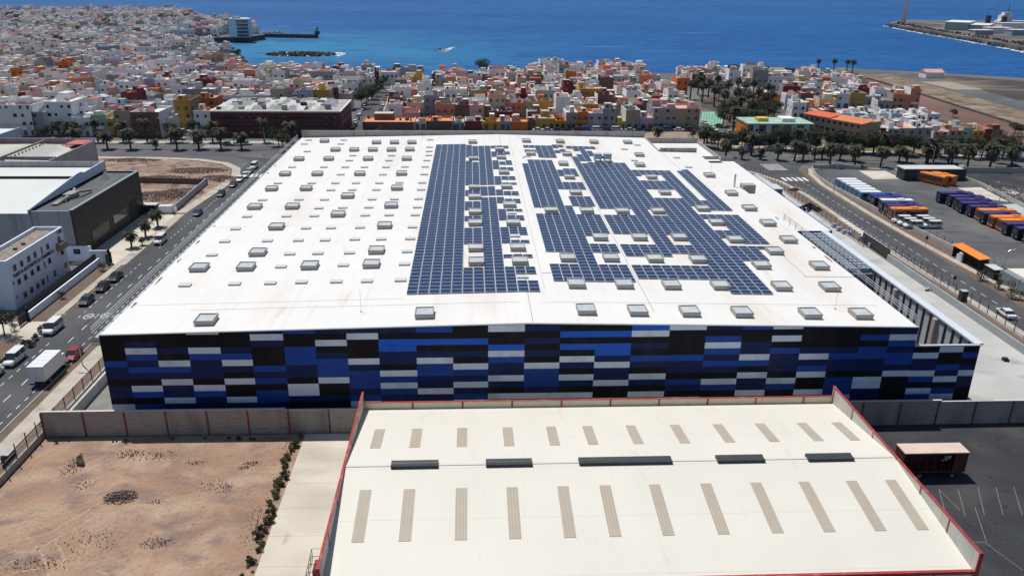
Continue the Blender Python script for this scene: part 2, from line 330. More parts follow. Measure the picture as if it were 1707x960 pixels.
for k in range(6): m.box(97.5, 104, 256+k*1.6, 256.5+k*1.6, .06, .066)
y = 40.0
while y < 240: m.box(102.6, 102.72, y, y+1.8, .05, .056); y += 3.6
y = 40.0
while y < 235: m.box(98.9, 99.0, y, y+1.2, .05, .056); y += 2.6
for k in range(16): m.box(96.0, 98.0, 176+k*1.5, 176.6+k*1.5, .145, .15)
m2 = MB()
for pa, pb in ((W(1565, 815), W(1577, 858)), (W(1597, 815), W(1609, 860)), (W(1630, 812), W(1641, 858)), (W(1660, 812), W(1672, 858)), (W(1690, 812), W(1704, 858)), (W(1565, 815), W(1600, 850)), (W(1625, 845), W(1645, 905)), (W(1560, 905), W(1640, 903)), (W(1640, 903), W(1705, 950))):
    d = Vector((pb[0]-pa[0], pb[1]-pa[1])).normalized()*.035
    m2.poly([(pa[0]-d.y, pa[1]+d.x, .03), (pa[0]+d.y, pa[1]-d.x, .03), (pb[0]+d.y, pb[1]-d.x, .03), (pb[0]-d.y, pb[1]+d.x, .03)])
struct('road_markings', m, paint); struct('yard_markings', m2, mat('worn_paint', (.2, .2, .2), .9, .3, 2))
def flat_text(s, x, y, z, size, rot, m_, name='lettering', parent=None, extrude=.01, sx=1):
    c = bpy.data.curves.new('t', 'FONT'); c.body = s; c.size = size; c.extrude = extrude; c.align_x = 'CENTER'; c.align_y = 'CENTER'
    o = bpy.data.objects.new('t', c); COL.objects.link(o); bpy.context.view_layer.update()
    me = bpy.data.meshes.new_from_object(o.evaluated_get(bpy.context.evaluated_depsgraph_get())); bpy.data.objects.remove(o)
    me.materials.clear(); me.materials.append(m_); t = link(name, me, parent, (x, y, z)); t.rotation_euler = rot; t.scale = (sx, 1, 1); return t
for cx_, cy_, r_ in ((-69.9, 138.2, 0), (-67.0, 138.6, 0)):
    tag(flat_text('40', cx_, cy_, .06, 1.15, (0, 0, r_), paint, 'speed_marking'), None, None, kind='structure')

# coastal flats on the right
sheet('field', [W(1385, 134), W(1425, 126), W(1500, 147), W(1600, 179), W(1780, 235), (330, 280), (420, 240), (330, 292), (214, 306), (205, 330), W(1580, 196), W(1490, 168), W(1440, 152)], .02, field)
sheet('scrub_land', [W(1425, 126), W(1480, 124), W(1600, 156), W(1780, 208), W(1780, 235), W(1600, 179), W(1500, 147)], .04, scrub)
sheet('coast_road', [W(1480, 124), W(1510, 125), W(1620, 148), W(1780, 192), W(1780, 206), W(1600, 154)], .05, asph2)
sheet('coast_flat', [W(1510, 125), W(1600, 128), W(1800, 142), W(1800, 196), W(1640, 152)], .03, layer(mat('dark_flat', (.055, .048, .045), .95, .2, .05), (.19, .15, .12), .03, .5, .6, (.3, 1, 1)))
sheet('coast_flat', [W(1530, 136), W(1585, 137), W(1640, 150), W(1590, 150)], .06, mat('pale_flat', (.3, .25, .2), .9, .1, .1))
m = MB()
m.tube([(*W(1425, 126), .3), (*W(1500, 147), .3), (*W(1600, 179), .3), (*W(1780, 235), .3)], .6, 4); tag(m.build('rubble_ridge', rock), 'long low dark rubble ridge between brown field and scrub strip', 'ridge')
m = MB()
for k in range(150):
    t = k/150; x = 196+t*180+R.uniform(-1, 1); yy = 619 - (x-189)*.57 + 8 if x < 235 else 585-(x-235)*.47
    m.box(x-R.uniform(1, 3), x+R.uniform(1, 3), yy+R.uniform(0, 6)-3, yy+R.uniform(4, 10), -5.2, -4.6+R.uniform(0, .3))
for k in range(60):
    x = -160+k*.9; m.box(x, x+1.5, 693+R.uniform(-12, 22), 696+R.uniform(-12, 22), -5.1, -4.8)
tag(m.build('surf', foam), 'white surf breaking along the dark shore', 'surf', kind='stuff')

# ------------------------------------------------------------------ the blue warehouse
WX0, WX1, WY0, WY1 = -49.4, 62.0, 99.3, 237.5
def roofz(x): return 13.85 + 1.15*(1-abs(x-7.5)/57.0)
wh = thing('warehouse', 'huge flat warehouse with white roof and blue, black and white panelled front', 'warehouse', (6, WY0, 0))
def at_wh(o): o.location = (-6, -WY0, 0); return o
CK = ribs(mat('panel_black', (.005, .006, .011), .45, .1, 1, spec=.12), 0, .25, .15); CN = ribs(mat('panel_navy', (.009, .02, .095), .45, .1, 1, spec=.12), 0, .25, .15)
CM = ribs(mat('panel_blue', (.013, .055, .27), .45, .08, 1, spec=.12), 0, .25, .15); CB = ribs(mat('panel_mid_blue', (.015, .07, .36), .45, .08, 1, spec=.12), 0, .25, .15)
CL = ribs(mat('panel_bright_blue', (.018, .12, .62), .45, .08, 1, spec=.12), 0, .25, .15); CW = ribs(mat('panel_white', (.66, .75, .87), .5, .05, 1, spec=.4), 0, .25, .15)
fcx = [-49.43,-46.36,-42.24,-38.08,-33.84,-29.76,-25.38,-21.18,-16.97,-12.73,-7.66,-2.71,2.1,7.07,11.94,16.78,21.76,26.95,32.07,37.12,41.41,45.61,49.82,53.94,58.08,62.0]
fcol = ['KKKKKBNNKNNKW','KKNWBNBNKWBKM','KKKNKWBNWNNWN','WKKWBNNNKWBNN','KKKNBWNKWKKWN','NWNKKKBNMKMMN','BKKBBBNNKWWNK','NKWKNBBBWKKNK','NWKKKWNMMMNMW','NKLLNNKWMWMNK','BKLKNWMBNNWNK',
        'KKLKNKWMNWNMW','WKKLWBNNWNKWN','NKNKNKWMMMNWN','KLKLKWNKWNKWN','KLKLLNWNNWKKW','LWKNKBNKWNKWK','WKKKKBNNKMNKW','NKBWBNBNKWMKN','BKKNNWBKWNNWN','WKWKBNNNKWMKN','NKKKNWNBWKKWM','NKKKNBNNKMMMW','NKBKBBNNKWWNN','NNWBNBBNWKKKK']
for m_ in (CK, CN, CM, CB, CL, CW): layer(m_, (.1, .09, .08), .35, .5, .78, (1, 1, .25), amt=.18 if m_ is not CW else .35); ribs(m_, 2, .94, lines=(.05, (.004, .005, .01), .55), offs=.266)  # blotchy noise colour paints the panels' sheen; on white ones it darkens
mi = {'K': 0, 'N': 1, 'M': 2, 'B': 3, 'L': 4, 'W': 5}
m = MB()
def ztop(x): return roofz(x)+.02
for c, col in enumerate(fcol):
    a, b_ = fcx[c], fcx[c+1]
    for r_ in range(15):
        z1 = 13.85 - .94*(r_-1)-.94 if r_ else None; z0 = 13.85-.94*r_; 
        zt0, zt1 = (ztop(a), ztop(b_)) if r_ == 0 else (z0+.94, z0+.94)
        k = mi[col[r_]] if r_ < 13 else 1
        m.poly([(a, WY0, max(z0, 0)), (b_, WY0, max(z0, 0)), (b_, WY0, zt1), (a, WY0, zt0)], k)
# wing of the front, lower
wcx = [62.0, 65.7, 69.16, 71.5]; wcol = ['xxxKKWNNWMKWM', 'xxxKWKKBNWKMW', 'xxxKKBKNWNNKK']
wcol = ['xxxxKWNNWMKWM', 'xxxxWKKBNWKMW', 'xxxxKBKNWNNKK']
for c, col in enumerate(wcol):
    a, b_ = wcx[c], wcx[c+1]
    for r_ in range(4, 15):
        z0 = 13.85-.94*r_-.05; zt = z0+.94 if r_ > 4 else 11.0; k = mi[col[r_]] if r_ < 13 else 0
        m.poly([(a, WY0, max(z0, 0)), (b_, WY0, max(z0, 0)), (b_, WY0, zt), (a, WY0, zt)], k)
at_wh(m.build('front_cladding', [CK, CN, CM, CB, CL, CW], wh))
m = MB()   # edge cap of the front, side and back walls
for a, b_ in ((WX0, 7.5), (7.5, WX1)):
    m.loft([[(a, WY0-.12, roofz(a)+.02), (a, WY0+.2, roofz(a)+.02), (a, WY0+.2, roofz(a)+.14), (a, WY0-.12, roofz(a)+.14)], [(b_, WY0-.12, roofz(b_)+.02), (b_, WY0+.2, roofz(b_)+.02), (b_, WY0+.2, roofz(b_)+.14), (b_, WY0-.12, roofz(b_)+.14)]], 0)
m.box(WX1+.1, 71.6, WY0-.1, WY0+.35, 11.0, 11.18)
at_wh(m.build('roof_edge_cap', mat('cap_metal', (.45, .47, .5), .5, .05, 1), wh))
m = MB(); m.box(WX0, WX0+.3, WY0+.05, WY1, 0, 13.75).box(WX0, 51.5, WY1-.3, WY1, 0, 13.8).box(WX1-.3, WX1, WY0+.05, 218, 0, 13.7)
at_wh(m.build('side_wall', layer(mat('dock_wall', (.4, .42, .44), .8, .05, .4), (.3, .3, .3), .6, .5, .7, (1, 1, .2)), wh))
m = MB()
def rz_(x, y): return (x, y, roofz(x))
m.poly([rz_(WX0, WY0), rz_(7.5, WY0), rz_(7.5, WY1), rz_(WX0, WY1)]); m.poly([rz_(7.5, WY0), rz_(WX1, WY0), rz_(WX1, 217.2), rz_(51.6, 217.2), rz_(51.6, WY1), rz_(7.5, WY1)])
m.poly([(51.6, 217.6, 11.4), (69, 217.6, 11.4), (69, 243, 11.4), (51.6, 243, 11.4)]); m.poly([(WX1, 154, 10.9), (73.4, 154, 10.9), (73.4, 220, 10.9), (WX1, 220, 10.9)])
at_wh(m.build('roof', whiteroof, wh))
jm = mat('joint_grey', (.33, .32, .31), .7, .1, 1)
def joint(xa, ya, xb, yb, w_=.06):
    n_ = max(2, int(abs(xb-xa)/8)+1); q_ = MB()
    for k in range(n_):
        x0_, x1_ = xa+(xb-xa)*k/n_, xa+(xb-xa)*(k+1)/n_; y0_, y1_ = ya+(yb-ya)*k/n_, ya+(yb-ya)*(k+1)/n_
        if abs(xb-xa) > 1: q_.poly([(x0_, y0_-w_, roofz(x0_)+.03), (x1_, y1_-w_, roofz(x1_)+.03), (x1_, y1_+w_, roofz(x1_)+.03), (x0_, y0_+w_, roofz(x0_)+.03)])
        else: q_.poly([(x0_-w_, y0_, roofz(x0_)+.03), (x0_+w_, y0_, roofz(x0_)+.03), (x1_+w_, y1_, roofz(x1_)+.03), (x1_-w_, y1_, roofz(x1_)+.03)])
    at_wh(q_.build('roof_joint', jm, wh))
joint(11, 119.4, 12.5, 119.4, .1); joint(53.5, 119.3, WX1, 119.3, .1); joint(25.75, 104, 25.75, 233, .05); joint(8.2, 100, 8.2, 236, .05); joint(10.9, 112, 10.9, 236, .03); joint(53.9, 119.3, 53.9, 154, .05); joint(52.0, 165, 52.0, 217, .04); joint(-49, 109.6, -10, 109.6, .025); joint(-49, 148, -10, 148, .02); joint(-49, 186, -10, 186, .02)
joint(-40, 107.25, 60, 107.25, .03)
m = MB()
m.box(WX0, 51.6, WY1-.05, WY1+.3, 13.5, 15.9).box(51.3, 51.6, 217.2, WY1, 11, 14.4).box(51.6, 61.9, 217.1, 217.4, 11, 15.1)
m.box(51.6, 69.3, 243, 243.3, 8, 13.0).box(69, 69.3, 217.6, 243, 0, 12.3).box(62, 73.6, 220, 220.3, 0, 12.2).box(51.6, 52, WY1+.3, 243, 0, 11.5)
at_wh(m.build('parapet', parapet, wh))
m = MB(); m.box(62.2, 73.4, 153.7, 153.95, 8.6, 10.95, 1).box(68.5, 72.8, 153.62, 153.7, 8.8, 10.7, 5).box(73.4, 73.6, 154, 220, 0, 10.95, 3)
at_wh(m.build('canopy_fascia', [CK, CN, CM, CB, CL, CW], wh))
# walls of the open loading pit: outer wall with pilasters and door bays
m = MB(); m.box(71.15, 71.5, WY0+.4, 153.6, 0, 10.95, 0).box(70.9, 72.2, WY0+.4, 153.6, 10.95, 11.2, 1)
y = 101.0; k = 0
while y < 153:
    if k % 6 == 4: m.box(70.5, 71.12, y, y+.9, 0, 10.7, 2)
    else: m.box(70.95, 71.12, y, y+.28, 0, 10.8, 3)
    y += 2.05; k += 1
at_wh(m.build('pit_wall', [mat('pit_panel', (.42, .44, .46), .8, .05, .5), mat('coping', (.55, .6, .64), .6, .04, 1), mat('pit_column', (.4, .35, .3), .9, .1, 1), dark], wh))
m = MB(); m.box(62.2, 70.9, 99.6, 153, 2.0, 2.2); at_wh(m.build('pit_floor', yardc, wh))
# plant deck with rows of condensers
m = MB(); m.box(65.8, 70.7, 130, 152.5, 10.3, 10.5).box(65.8, 70.7, 129.7, 130, 6.5, 10.5); pd = at_wh(m.build('plant_deck', mat('deck_dark', (.1, .12, .15), .6, .1, 1), wh))
cm_ = MB(); cm_.box(-1.1, 1.1, -.9, .9, 0, 1.0, 0)
for sx in (-.55, .55):
    ring = [(sx+.42*math.cos(t*math.pi/5), .42*math.sin(t*math.pi/5), 1.004) for t in range(10)]; cm_.poly(ring, 1)
    cm_.box(sx-.4, sx+.4, -.04, .04, 1.02, 1.06, 2)
cmesh = None
for i in range(12):
    for j in range(2):
        if cmesh is None: o = cm_.build('condenser', [mat('unit_grey', (.3, .34, .4), .5, .05, 1), black, steel], wh); cmesh = o.data
        else: o = link('condenser', cmesh, wh)
        o.location = (67.2+j*2.3-6, 131.3+i*1.78-WY0, 10.5); o.scale = (.82, .72, .8)
# guard rails along both long edges
for side, x, y0_, y1_ in ((-1, WX0-.9, WY0, 236), (1, WX1+.5, WY0+2, 153)):
    m = MB(); y = y0_
    while y < y1_: m.box(x-.04, x+.04, y-.04, y+.04, 13.2, 15.0); m.box(min(x, x-side*.9), max(x, x-side*.9), y-.05, y+.05, 13.3, 13.4); y += 3.0
    for z in (14.2, 14.6, 14.95): m.box(x-.035, x+.035, y0_, y1_, z, z+.07)
    at_wh(m.build('guard_rail', steel, wh))
m = MB(); m.box(WX0-1.2, WX0-.05, WY0, WY0+.1, 12.4, 13.6).box(WX0-1.2, WX0-.05, WY0, 237, 13.0, 13.1); at_wh(m.build('gutter', steel, wh))
q = random.Random(77); rustm = layer(mat('rust_patch', (.2, .09, .06), .9, .2, 1.5), (.45, .3, .2), 1.2, .5, .62)
for px, py, s in ((330,403,1.2),(300,434,1.4),(272,467,1.8),(250,505,.8),(365,376,.7),(432,288,.9),(450,276,.8),(225,510,.7),(1289,363,1.3),(1378,430,1.8),(1353,412,.9)):
    x, y = W(px, py, 13.95); x = WX0+.55 if x < 0 else WX1-.6; m = MB(); pts = [(math.cos(t)*.3*q.uniform(.3, 1), math.sin(t)*s*q.uniform(.6, 1.2)) for t in (0, .9, 1.8, 2.7, 3.6, 4.5, 5.4)]
    m.prism(pts, 0, .012); o = m.build('rust_patch', rustm, wh); o.location = (x-6, y-WY0, roofz(x)+.01)
# skylights: framed big ones and low vents, from where the photo shows them
def pc(kx, ky, s, lst): return [(kx+a/s, ky+b/s) for a, b in lst]
big = pc(430, 210, 4.2675, [(473,108),(843,118),(970,118),(1095,118),(1527,115),(551,170),(684,170),(817,170),(949,170),(1080,168),(292,236),(503,234),(783,234),(1058,234),(1532,232),(193,342),(422,341),(724,340),(1021,338),(98,447),(343,445),(988,442),(638,498),(245,573),(947,566),(570,628),(-22,575),(133,717),(901,708),(0,900),(843,885),(1538,437),(1540,505),(1545,612),(1545,690)])
big += pc(260, 370, 3.87, [(280,295),(582,290),(993,281),(1390,272),(325,632)]) + pc(660, 220, 5.647, [(1227,85),(1545,92),(975,165),(990,240),(1268,205),(1610,210),(1575,300),(1015,380),(1040,515),(1068,685),(1102,855),(1632,425),(1460,738),(1690,570)])
big += pc(660, 370, 5.647, [(752,245),(757,375),(1145,240),(1165,368),(270,860)]) + pc(900, 230, 5.647, [(508,40),(825,42),(935,160),(940,255),(1595,352),(1050,370),(1175,515),(440,685),(775,690),(1110,690),(1530,665),(1660,795),(565,935),(935,935),(1310,935)])
big += pc(1000, 210, 4.2675, [(935,480),(1063,585),(1195,692),(1340,810),(1240,890),(960,808)]) + pc(900, 350, 4, [(185,320),(472,320),(765,325),(1053,330),(1475,368),(242,492),(560,495),(875,500),(1200,503),(1610,510),(307,665),(650,672),(997,677),(1345,682)]) + [(1365.3,443.3),(1382.7,478.3),(1350,522.7),(1434.3,523.3)]
small = pc(430, 210, 4.2675, [(360,100),(330,128),(350,181),(610,100),(590,128),(675,210),(650,245),(950,210),(930,245),(1225,98),(1220,150),(1217,180),(1215,208),(1200,245),(243,292),(468,292),(622,292),(757,292),(910,292),(1045,290),(1190,290),(588,345),(888,345),(1182,343),(142,406),(382,406),(550,405),(697,405),(862,405),(1005,403),(1168,403),(518,455),(670,454),(841,453),(1160,452),(32,525),(291,523),(473,523),(811,521),(969,520),(1142,517),(432,583),(602,580),(788,578),(1132,577),(202,640),(400,638),(762,634),(932,632),(1118,631),(341,725),(519,723),(725,720),(1098,717),(67,815),(287,812),(477,810),(688,804),(876,803),(1082,800),(225,908),(426,904),(650,900),(1060,891)])
small += pc(160, 220, 4.2675, [(1075,600),(993,688),(915,777),(825,873)]) + pc(260, 370, 3.87, [(187,406),(508,397),(738,392),(938,386),(1163,382),(1360,379),(1577,373),(806,286),(1208,277),(1602,270)]) + [(853,355),(858.3,393),(870.7,461)] + pc(1000, 210, 4.2675, [(545,225),(630,292),(175,165),(245,245),(265,135)])
def roofpos(px, py, dz):
    x, y = W(px, py, 14.5)
    for _ in range(3): x, y = W(px, py, roofz(x)+dz)
    return x, y
sk = MB(); sk.box(-1.25, 1.25, -1.35, 1.35, -.1, .42, 0).box(-1.3, 1.3, -1.4, 1.4, .42, .55, 1)
sk.box(-1.18, 1.18, -1.26, 1.26, .52, .60, 2); 
for a in ((-1.3, -1.16, -1.4, 1.4), (1.16, 1.3, -1.4, 1.4), (-1.16, 1.16, 1.26, 1.4), (-1.16, 1.16, -1.4, -1.26)): sk.box(a[0], a[1], a[2], a[3], .55, .74, 3)
skm = None; holes = []
for px, py in big:
    x, y = roofpos(px, py, .3); holes.append((x, y)); k = 1.0 if y < 170 else .93
    if skm is None: o = sk.build('skylight', [greencurb, mat('frame_rim', (.45, .44, .42), .6, .05, 1), skyl, mat('frame_dark', (.3, .3, .28), .6, .05, 1)], wh); skm = o.data
    else: o = link('skylight', skm, wh)
    o.location = (x-6, y-WY0, roofz(x)); o.rotation_euler = (0, R.uniform(-.01, .01), 0); o.scale = (k, k, 1)
vt = MB(); vt.box(-.85, .85, -.55, .55, -.05, .2, 0).box(-.9, .9, -.6, .6, .2, .27, 0); vtm = None
for px, py in small:
    x, y = roofpos(px, py, .15)
    if vtm is None: o = vt.build('roof_vent', ventc, wh); vtm = o.data
    else: o = link('roof_vent', vtm, wh)
    o.location = (x-6, y-WY0, roofz(x))
# rooftop air units and small gear
hv = thing('rooftop_air_unit', 'pale blue pair of box air units behind the solar panels on the white roof', 'air unit', (*W(1004, 268, 14.6), roofz(27)))
b_ = MB(); b_.box(-2.2, -.3, -1, 1, .5, 1.9).box(.3, 2.2, -1, 1, .5, 1.9); b_.build('housing', mat('unit_blue', (.4, .52, .6), .5, .05, 1), hv)
b_ = MB(); [b_.box(x-.1, x+.1, y-.1, y+.1, 0, .5) for x in (-2, -.5, .5, 2) for y in (-.8, .8)]; b_.box(-.3, .3, -.3, .3, .6, 1.1); b_.build('stand', dark, hv)
hv = thing('extract_duct', 'grey upright flue with louvred box at the right roof edge of the warehouse', 'duct', (*W(1231, 311, 14), 13.9))
b_ = MB(); b_.tube([(-1, 0, 0), (-1, 0, 3)], .22, 8); b_.build('flue', steel, hv); b_ = MB(); b_.box(.2, 3.2, -2.5, -.2, -1, 1.0); b_.build('louvre_box', parapet, hv)
for i, (px, py) in enumerate(((880, 263), (916, 263))):
    x, y = roofpos(px, py, .2); o = MB()
    o.tube([(-1.3, -.4, .1), (-1.2, .7, .25), (0, 1.1, .3), (.9, .8, .25)], .12, 6)
    o = o.build('cable_conduit', steel, None, loc=(x, y, roofz(x))); tag(o, ('left' if i == 0 else 'right')+' of two curved grey conduits between the solar fields on the white roof', 'conduit')
for i, (px, py) in enumerate(((1184, 296), (1392, 515), (602, 520))):
    x, y = roofpos(px, py, 0); o = MB(); o.tube([(0, 0, 0), (0, 0, 3.4)], .025, 5); o.box(-.15, .15, -.15, .15, 0, .08)
    o = o.build('lightning_rod', steel, None, loc=(x, y, roofz(x)))
    tag(o, ['thin lightning rod below the skylight near the back right roof edge', 'thin lightning rod near the front right corner of the white roof', 'thin lightning rod at the front left part of the white roof'][i], 'rod')

# ------------------------------------------------------------------ solar fields
def inp(p, poly):
    x, y = p; c = False
    for i in range(len(poly)):
        a, b_ = poly[i], poly[i-1]
        if (a[1] > y) != (b_[1] > y) and x < (b_[0]-a[0])*(y-a[1])/(b_[1]-a[1])+a[0]: c = not c
    return c
def Q(t, pts):
    k = {'c1': (1000, 210, 4.2675), 'c2': (660, 220, 5.647), 'c3': (660, 370, 5.647), 'c4': (900, 230, 5.647), 'c5': (900, 350, 4)}[t]
    return pc(k[0], k[1], k[2], pts)
PW, PD = 1.66, 1.5
def fields():
    out = {'left': [], 'centre': [], 'right': []}
    L = {5: [(130,232),(280,490),(552,588),(660,725),(802,822),(900,1052),(1287,1537)], 7: [(130,490),(518,588),(618,842),(900,1537)]}
    L[5] = [('c2',130,232),('c2',280,490),('c2',552,588),('c2',660,725),('c2',802,822),('c2',900,960),('c3',0,205),('c3',440,700)]
    L[7] = [('c2',130,490),('c2',518,588),('c2',618,842),('c2',900,960),('c3',0,700)]
    L[9] = [('c2',130,150),('c2',190,240),('c2',275,350),('c2',425,490),('c2',552,588),('c2',618,655),('c2',725,815),('c2',900,960),('c3',0,200),('c3',298,330),('c3',430,700)]
    L[10] = [('c2',130,150),('c2',188,202),('c2',275,300),('c2',338,352),('c2',425,440),('c2',470,490),('c2',552,588),('c2',635,655),('c2',722,744),('c2',792,817),('c2',900,960),('c3',0,105),('c3',165,195),('c3',298,328),('c3',430,465),('c3',540,700)]
    ys = []; y = 111.0
    band = 0
    while y < 223:
        for k in range(6): ys.append(y+k*PD*1.012)
        y += 9.33
    for y in ys:
        for c in range(12):
            x = -9.75+PW*c; q = P(x+PW/2, y+PD/2, roofz(x)+.2)
            if c < 5: ok = y < 222.4
            else:
                key = 5 if c < 7 else 7 if c < 9 else 9 if c == 9 else 10; ok = False
                for t, a, b_ in L[key]:
                    oy = 220 if t == 'c2' else 370; sy = (q[1]-oy)*5.647
                    if a-2 <= sy <= b_+2: ok = True
                if c >= 10 and q[1] > 455 and (q[1]-370)*5.647 < 540 : ok = False if (q[1]-370)*5.647 > 465 else ok
            if ok and y < 222.6: out['left'].append((x, y))
        if y > 222: continue
        mi_ = [Q('c2', [(1300,130),(1500,130),(1515,235),(1325,235)]), Q('c2', [(1180,124),(1555,124),(1555,142),(1185,142)]), Q('c2', [(1190,166),(1300,166),(1305,187),(1195,187)]), Q('c2', [(1510,166),(1570,166),(1575,190),(1515,190)]),
               Q('c2', [(1180,292),(1232,292),(1232,265),(1465,265),(1520,440),(1620,700),(1290,700)]), Q('c4', [(150,292),(325,292),(352,350),(165,350)]), Q('c4', [(195,410),(390,410),(415,480),(225,480)]), Q('c4', [(255,545),(465,545),(512,645),(300,645),(255,600)]),
               Q('c4', [(160,640),(300,640),(330,720),(180,720)]), Q('c4', [(0,720),(590,725),(655,905),(420,905),(440,962),(0,962)]), Q('c2', [(1315,772),(1400,772),(1400,962),(1365,962)]), Q('c3', [(1340,0),(1694,0),(1694,290),(1415,290)]),
               Q('c5', [(0,85),(430,85),(465,160),(300,160),(325,225),(510,228),(535,290),(40,285)]), Q('c5', [(240,285),(350,285),(385,365),(260,365)]), Q('c5', [(65,362),(580,368),(642,477),(95,472)])]
        for c in range(8):
            x = 12.55+1.61*c; q = P(x+.8, y+PD/2, roofz(x)+.2)
            if any(inp(q, s) for s in mi_): out['centre'].append((x, y))
        bi = [Q('c4', [(300,78),(400,78),(415,118),(500,118),(530,145),(500,160),(465,212),(370,212),(340,155),(380,150),(370,120),(310,118)]), Q('c4', [(240,78),(505,82),(505,97),(245,94)]), Q('c4', [(235,180),(345,180),(370,237),(320,237),(300,207),(240,207)]),
              Q('c4', [(320,232),(800,235),(835,295),(1215,300),(1500,580),(1694,580),(1694,962),(690,905),(600,730),(550,650)]), Q('c4', [(1285,303),(1397,303),(1694,590),(1694,640),(1580,580)]),
              Q('c1', [(480,320),(560,520),(860,520),(955,605),(990,628),(1085,720),(1212,828),(1140,855),(1225,957),(170,962),(20,640),(20,300)]), Q('c1', [(550,316),(637,316),(957,606),(650,606),(750,525)]),
              Q('c5', [(430,35),(1330,30),(1537,217),(1350,217),(1280,240),(1470,240),(1548,335),(1370,310),(1450,430),(1480,440),(1597,580),(1305,577),(1215,460),(655,454),(620,370),(1130,375),(1080,300),(565,294),(540,230),(775,225),(735,165),(490,160)])]
        be = [Q('c4', [(545,655),(835,655),(895,728),(590,728)]), Q('c4', [(1000,660),(1045,660),(1090,700),(1190,700),(1200,728),(1050,728)]), Q('c4', [(885,348),(1140,348),(1165,400),(925,400)]), Q('c4', [(990,475),(1270,475),(1330,555),(1060,555)]),
              Q('c4', [(1430,645),(1590,645),(1610,690),(1694,690),(1694,715),(1500,715)]), Q('c4', [(640,908),(1030,912),(1065,965),(640,965)]), Q('c4', [(1195,912),(1270,912),(1390,955),(1250,960)]),
              Q('c1', [(650,575),(690,575),(730,605),(955,608),(960,625),(700,628)]), Q('c1', [(740,662),(790,662),(820,710),(890,712),(935,740),(820,740)]), Q('c1', [(860,785),(1000,785),(1025,830),(1210,828),(1150,852),(930,852)]), Q('c1', [(480,778),(530,778),(640,825),(665,850),(530,850)]), Q('c1', [(60,775),(350,775),(400,840),(150,840)]),
              Q('c1', [(495,312),(548,312),(760,527),(710,527)]), Q('c5', [(855,168),(1000,200),(1020,235),(900,235)]), Q('c5', [(1095,60),(1130,60),(1240,100),(1280,130),(1165,130)]), Q('c5', [(1215,175),(1350,215),(1530,215),(1460,240),(1270,240)]),
              Q('c5', [(485,160),(735,165),(775,225),(500,225)]), Q('c5', [(560,295),(1085,300),(1130,372),(600,368)]), Q('c5', [(1362,330),(1600,340),(1600,442),(1450,430)])]
        for c in range(17):
            x = 26.05+1.63*c; q = P(x+.8, y+PD/2, roofz(x)+.2)
            if any(inp(q, s) for s in bi) and not any(inp(q, s) for s in be): out['right'].append((x, y))
    for k in out: out[k] = [p for p in out[k] if not any(abs(p[0]+.83-hx) < 1.75 and abs(p[1]+.75-hy) < 1.9 for hx, hy in holes)]
    return out
cellm = bpy.data.materials.new('solar_cells'); cellm.use_nodes = True
n = cellm.node_tree.nodes; l = cellm.node_tree.links; b = n['Principled BSDF']; b.inputs['Roughness'].default_value = .22; b.inputs['Specular IOR Level'].default_value = .45
g = n.new('ShaderNodeNewGeometry'); t = n.new('ShaderNodeTexNoise'); t.inputs['Scale'].default_value = .5; l.new(g.outputs['Position'], t.inputs[0])
mx = n.new('ShaderNodeMix'); mx.data_type = 'RGBA'; mx.inputs[6].default_value = (.006, .016, .06, 1); mx.inputs[7].default_value = (.016, .036, .11, 1); l.new(t.outputs[0], mx.inputs[0]); l.new(mx.outputs[2], b.inputs['Base Color'])
frm = mat('module_frame', (.5, .53, .58), .4, .05, 1)
cellhi = mat('cell_strip', (.05, .085, .18), .25, .1, .8, spec=.5)
def module(mb, x, y, z, w_=1.6):
    mb.box(x, x+w_, y, y+1.4, z, z+.05, 1, top=1)
    mb.box(x+.05, x+w_-.05, y+.06, y+.70, z+.05, z+.058, 0, bottom=False); mb.box(x+.05, x+w_-.05, y+.74, y+1.34, z+.05, z+.058, 0, bottom=False); mb.box(x+.05, x+w_-.05, y+.70, y+.74, z+.05, z+.055, 2, bottom=False)
for name, cells in fields().items():
    lab = {'left': 'tall left field of dark blue solar panels with notched right edge', 'centre': 'narrow centre field of dark blue solar panels between two white strips', 'right': 'widest right field of dark blue solar panels stepping along the roof slope'}[name]
    cells.sort(key=lambda p: p[1]); w_ = {'left': 1.6, 'centre': 1.56, 'right': 1.57}[name]
    x0 = min(c[0] for c in cells); y0 = cells[0][1]; root = thing('solar_field', lab, 'solar panels', (x0, y0, roofz(x0)), group=None)
    near = cells[:100]; rest = cells[100:]; pm = MB(); module(pm, 0, 0, 0, w_); pme = None
    for x, y in near:
        if pme is None: o = pm.build('solar_panel', [cellm, frm, cellhi], root); pme = o.data
        else: o = link('solar_panel', pme, root)
        o.location = (x-x0, y-y0, roofz(x+.8)-roofz(x0)+.16)
    mm = MB()
    for x, y in rest: module(mm, x-x0, y-y0, roofz(x+.8)-roofz(x0)+.16, w_)
    tag(mm.build('solar_panel', [cellm, frm, cellhi], root), None, None, kind='stuff')
    rl = MB(); xs = sorted(set(round(c[0], 2) for c in cells))
    for x in xs[::2]:
        col = [c[1] for c in cells if abs(c[0]-x) < .02]
        for y in col: rl.box(x-x0+.3, x-x0+.36, y-y0, y-y0+1.45, roofz(x+.8)-roofz(x0)+.02, roofz(x+.8)-roofz(x0)+.15)
    rl.build('mounting_rail', steel, root)

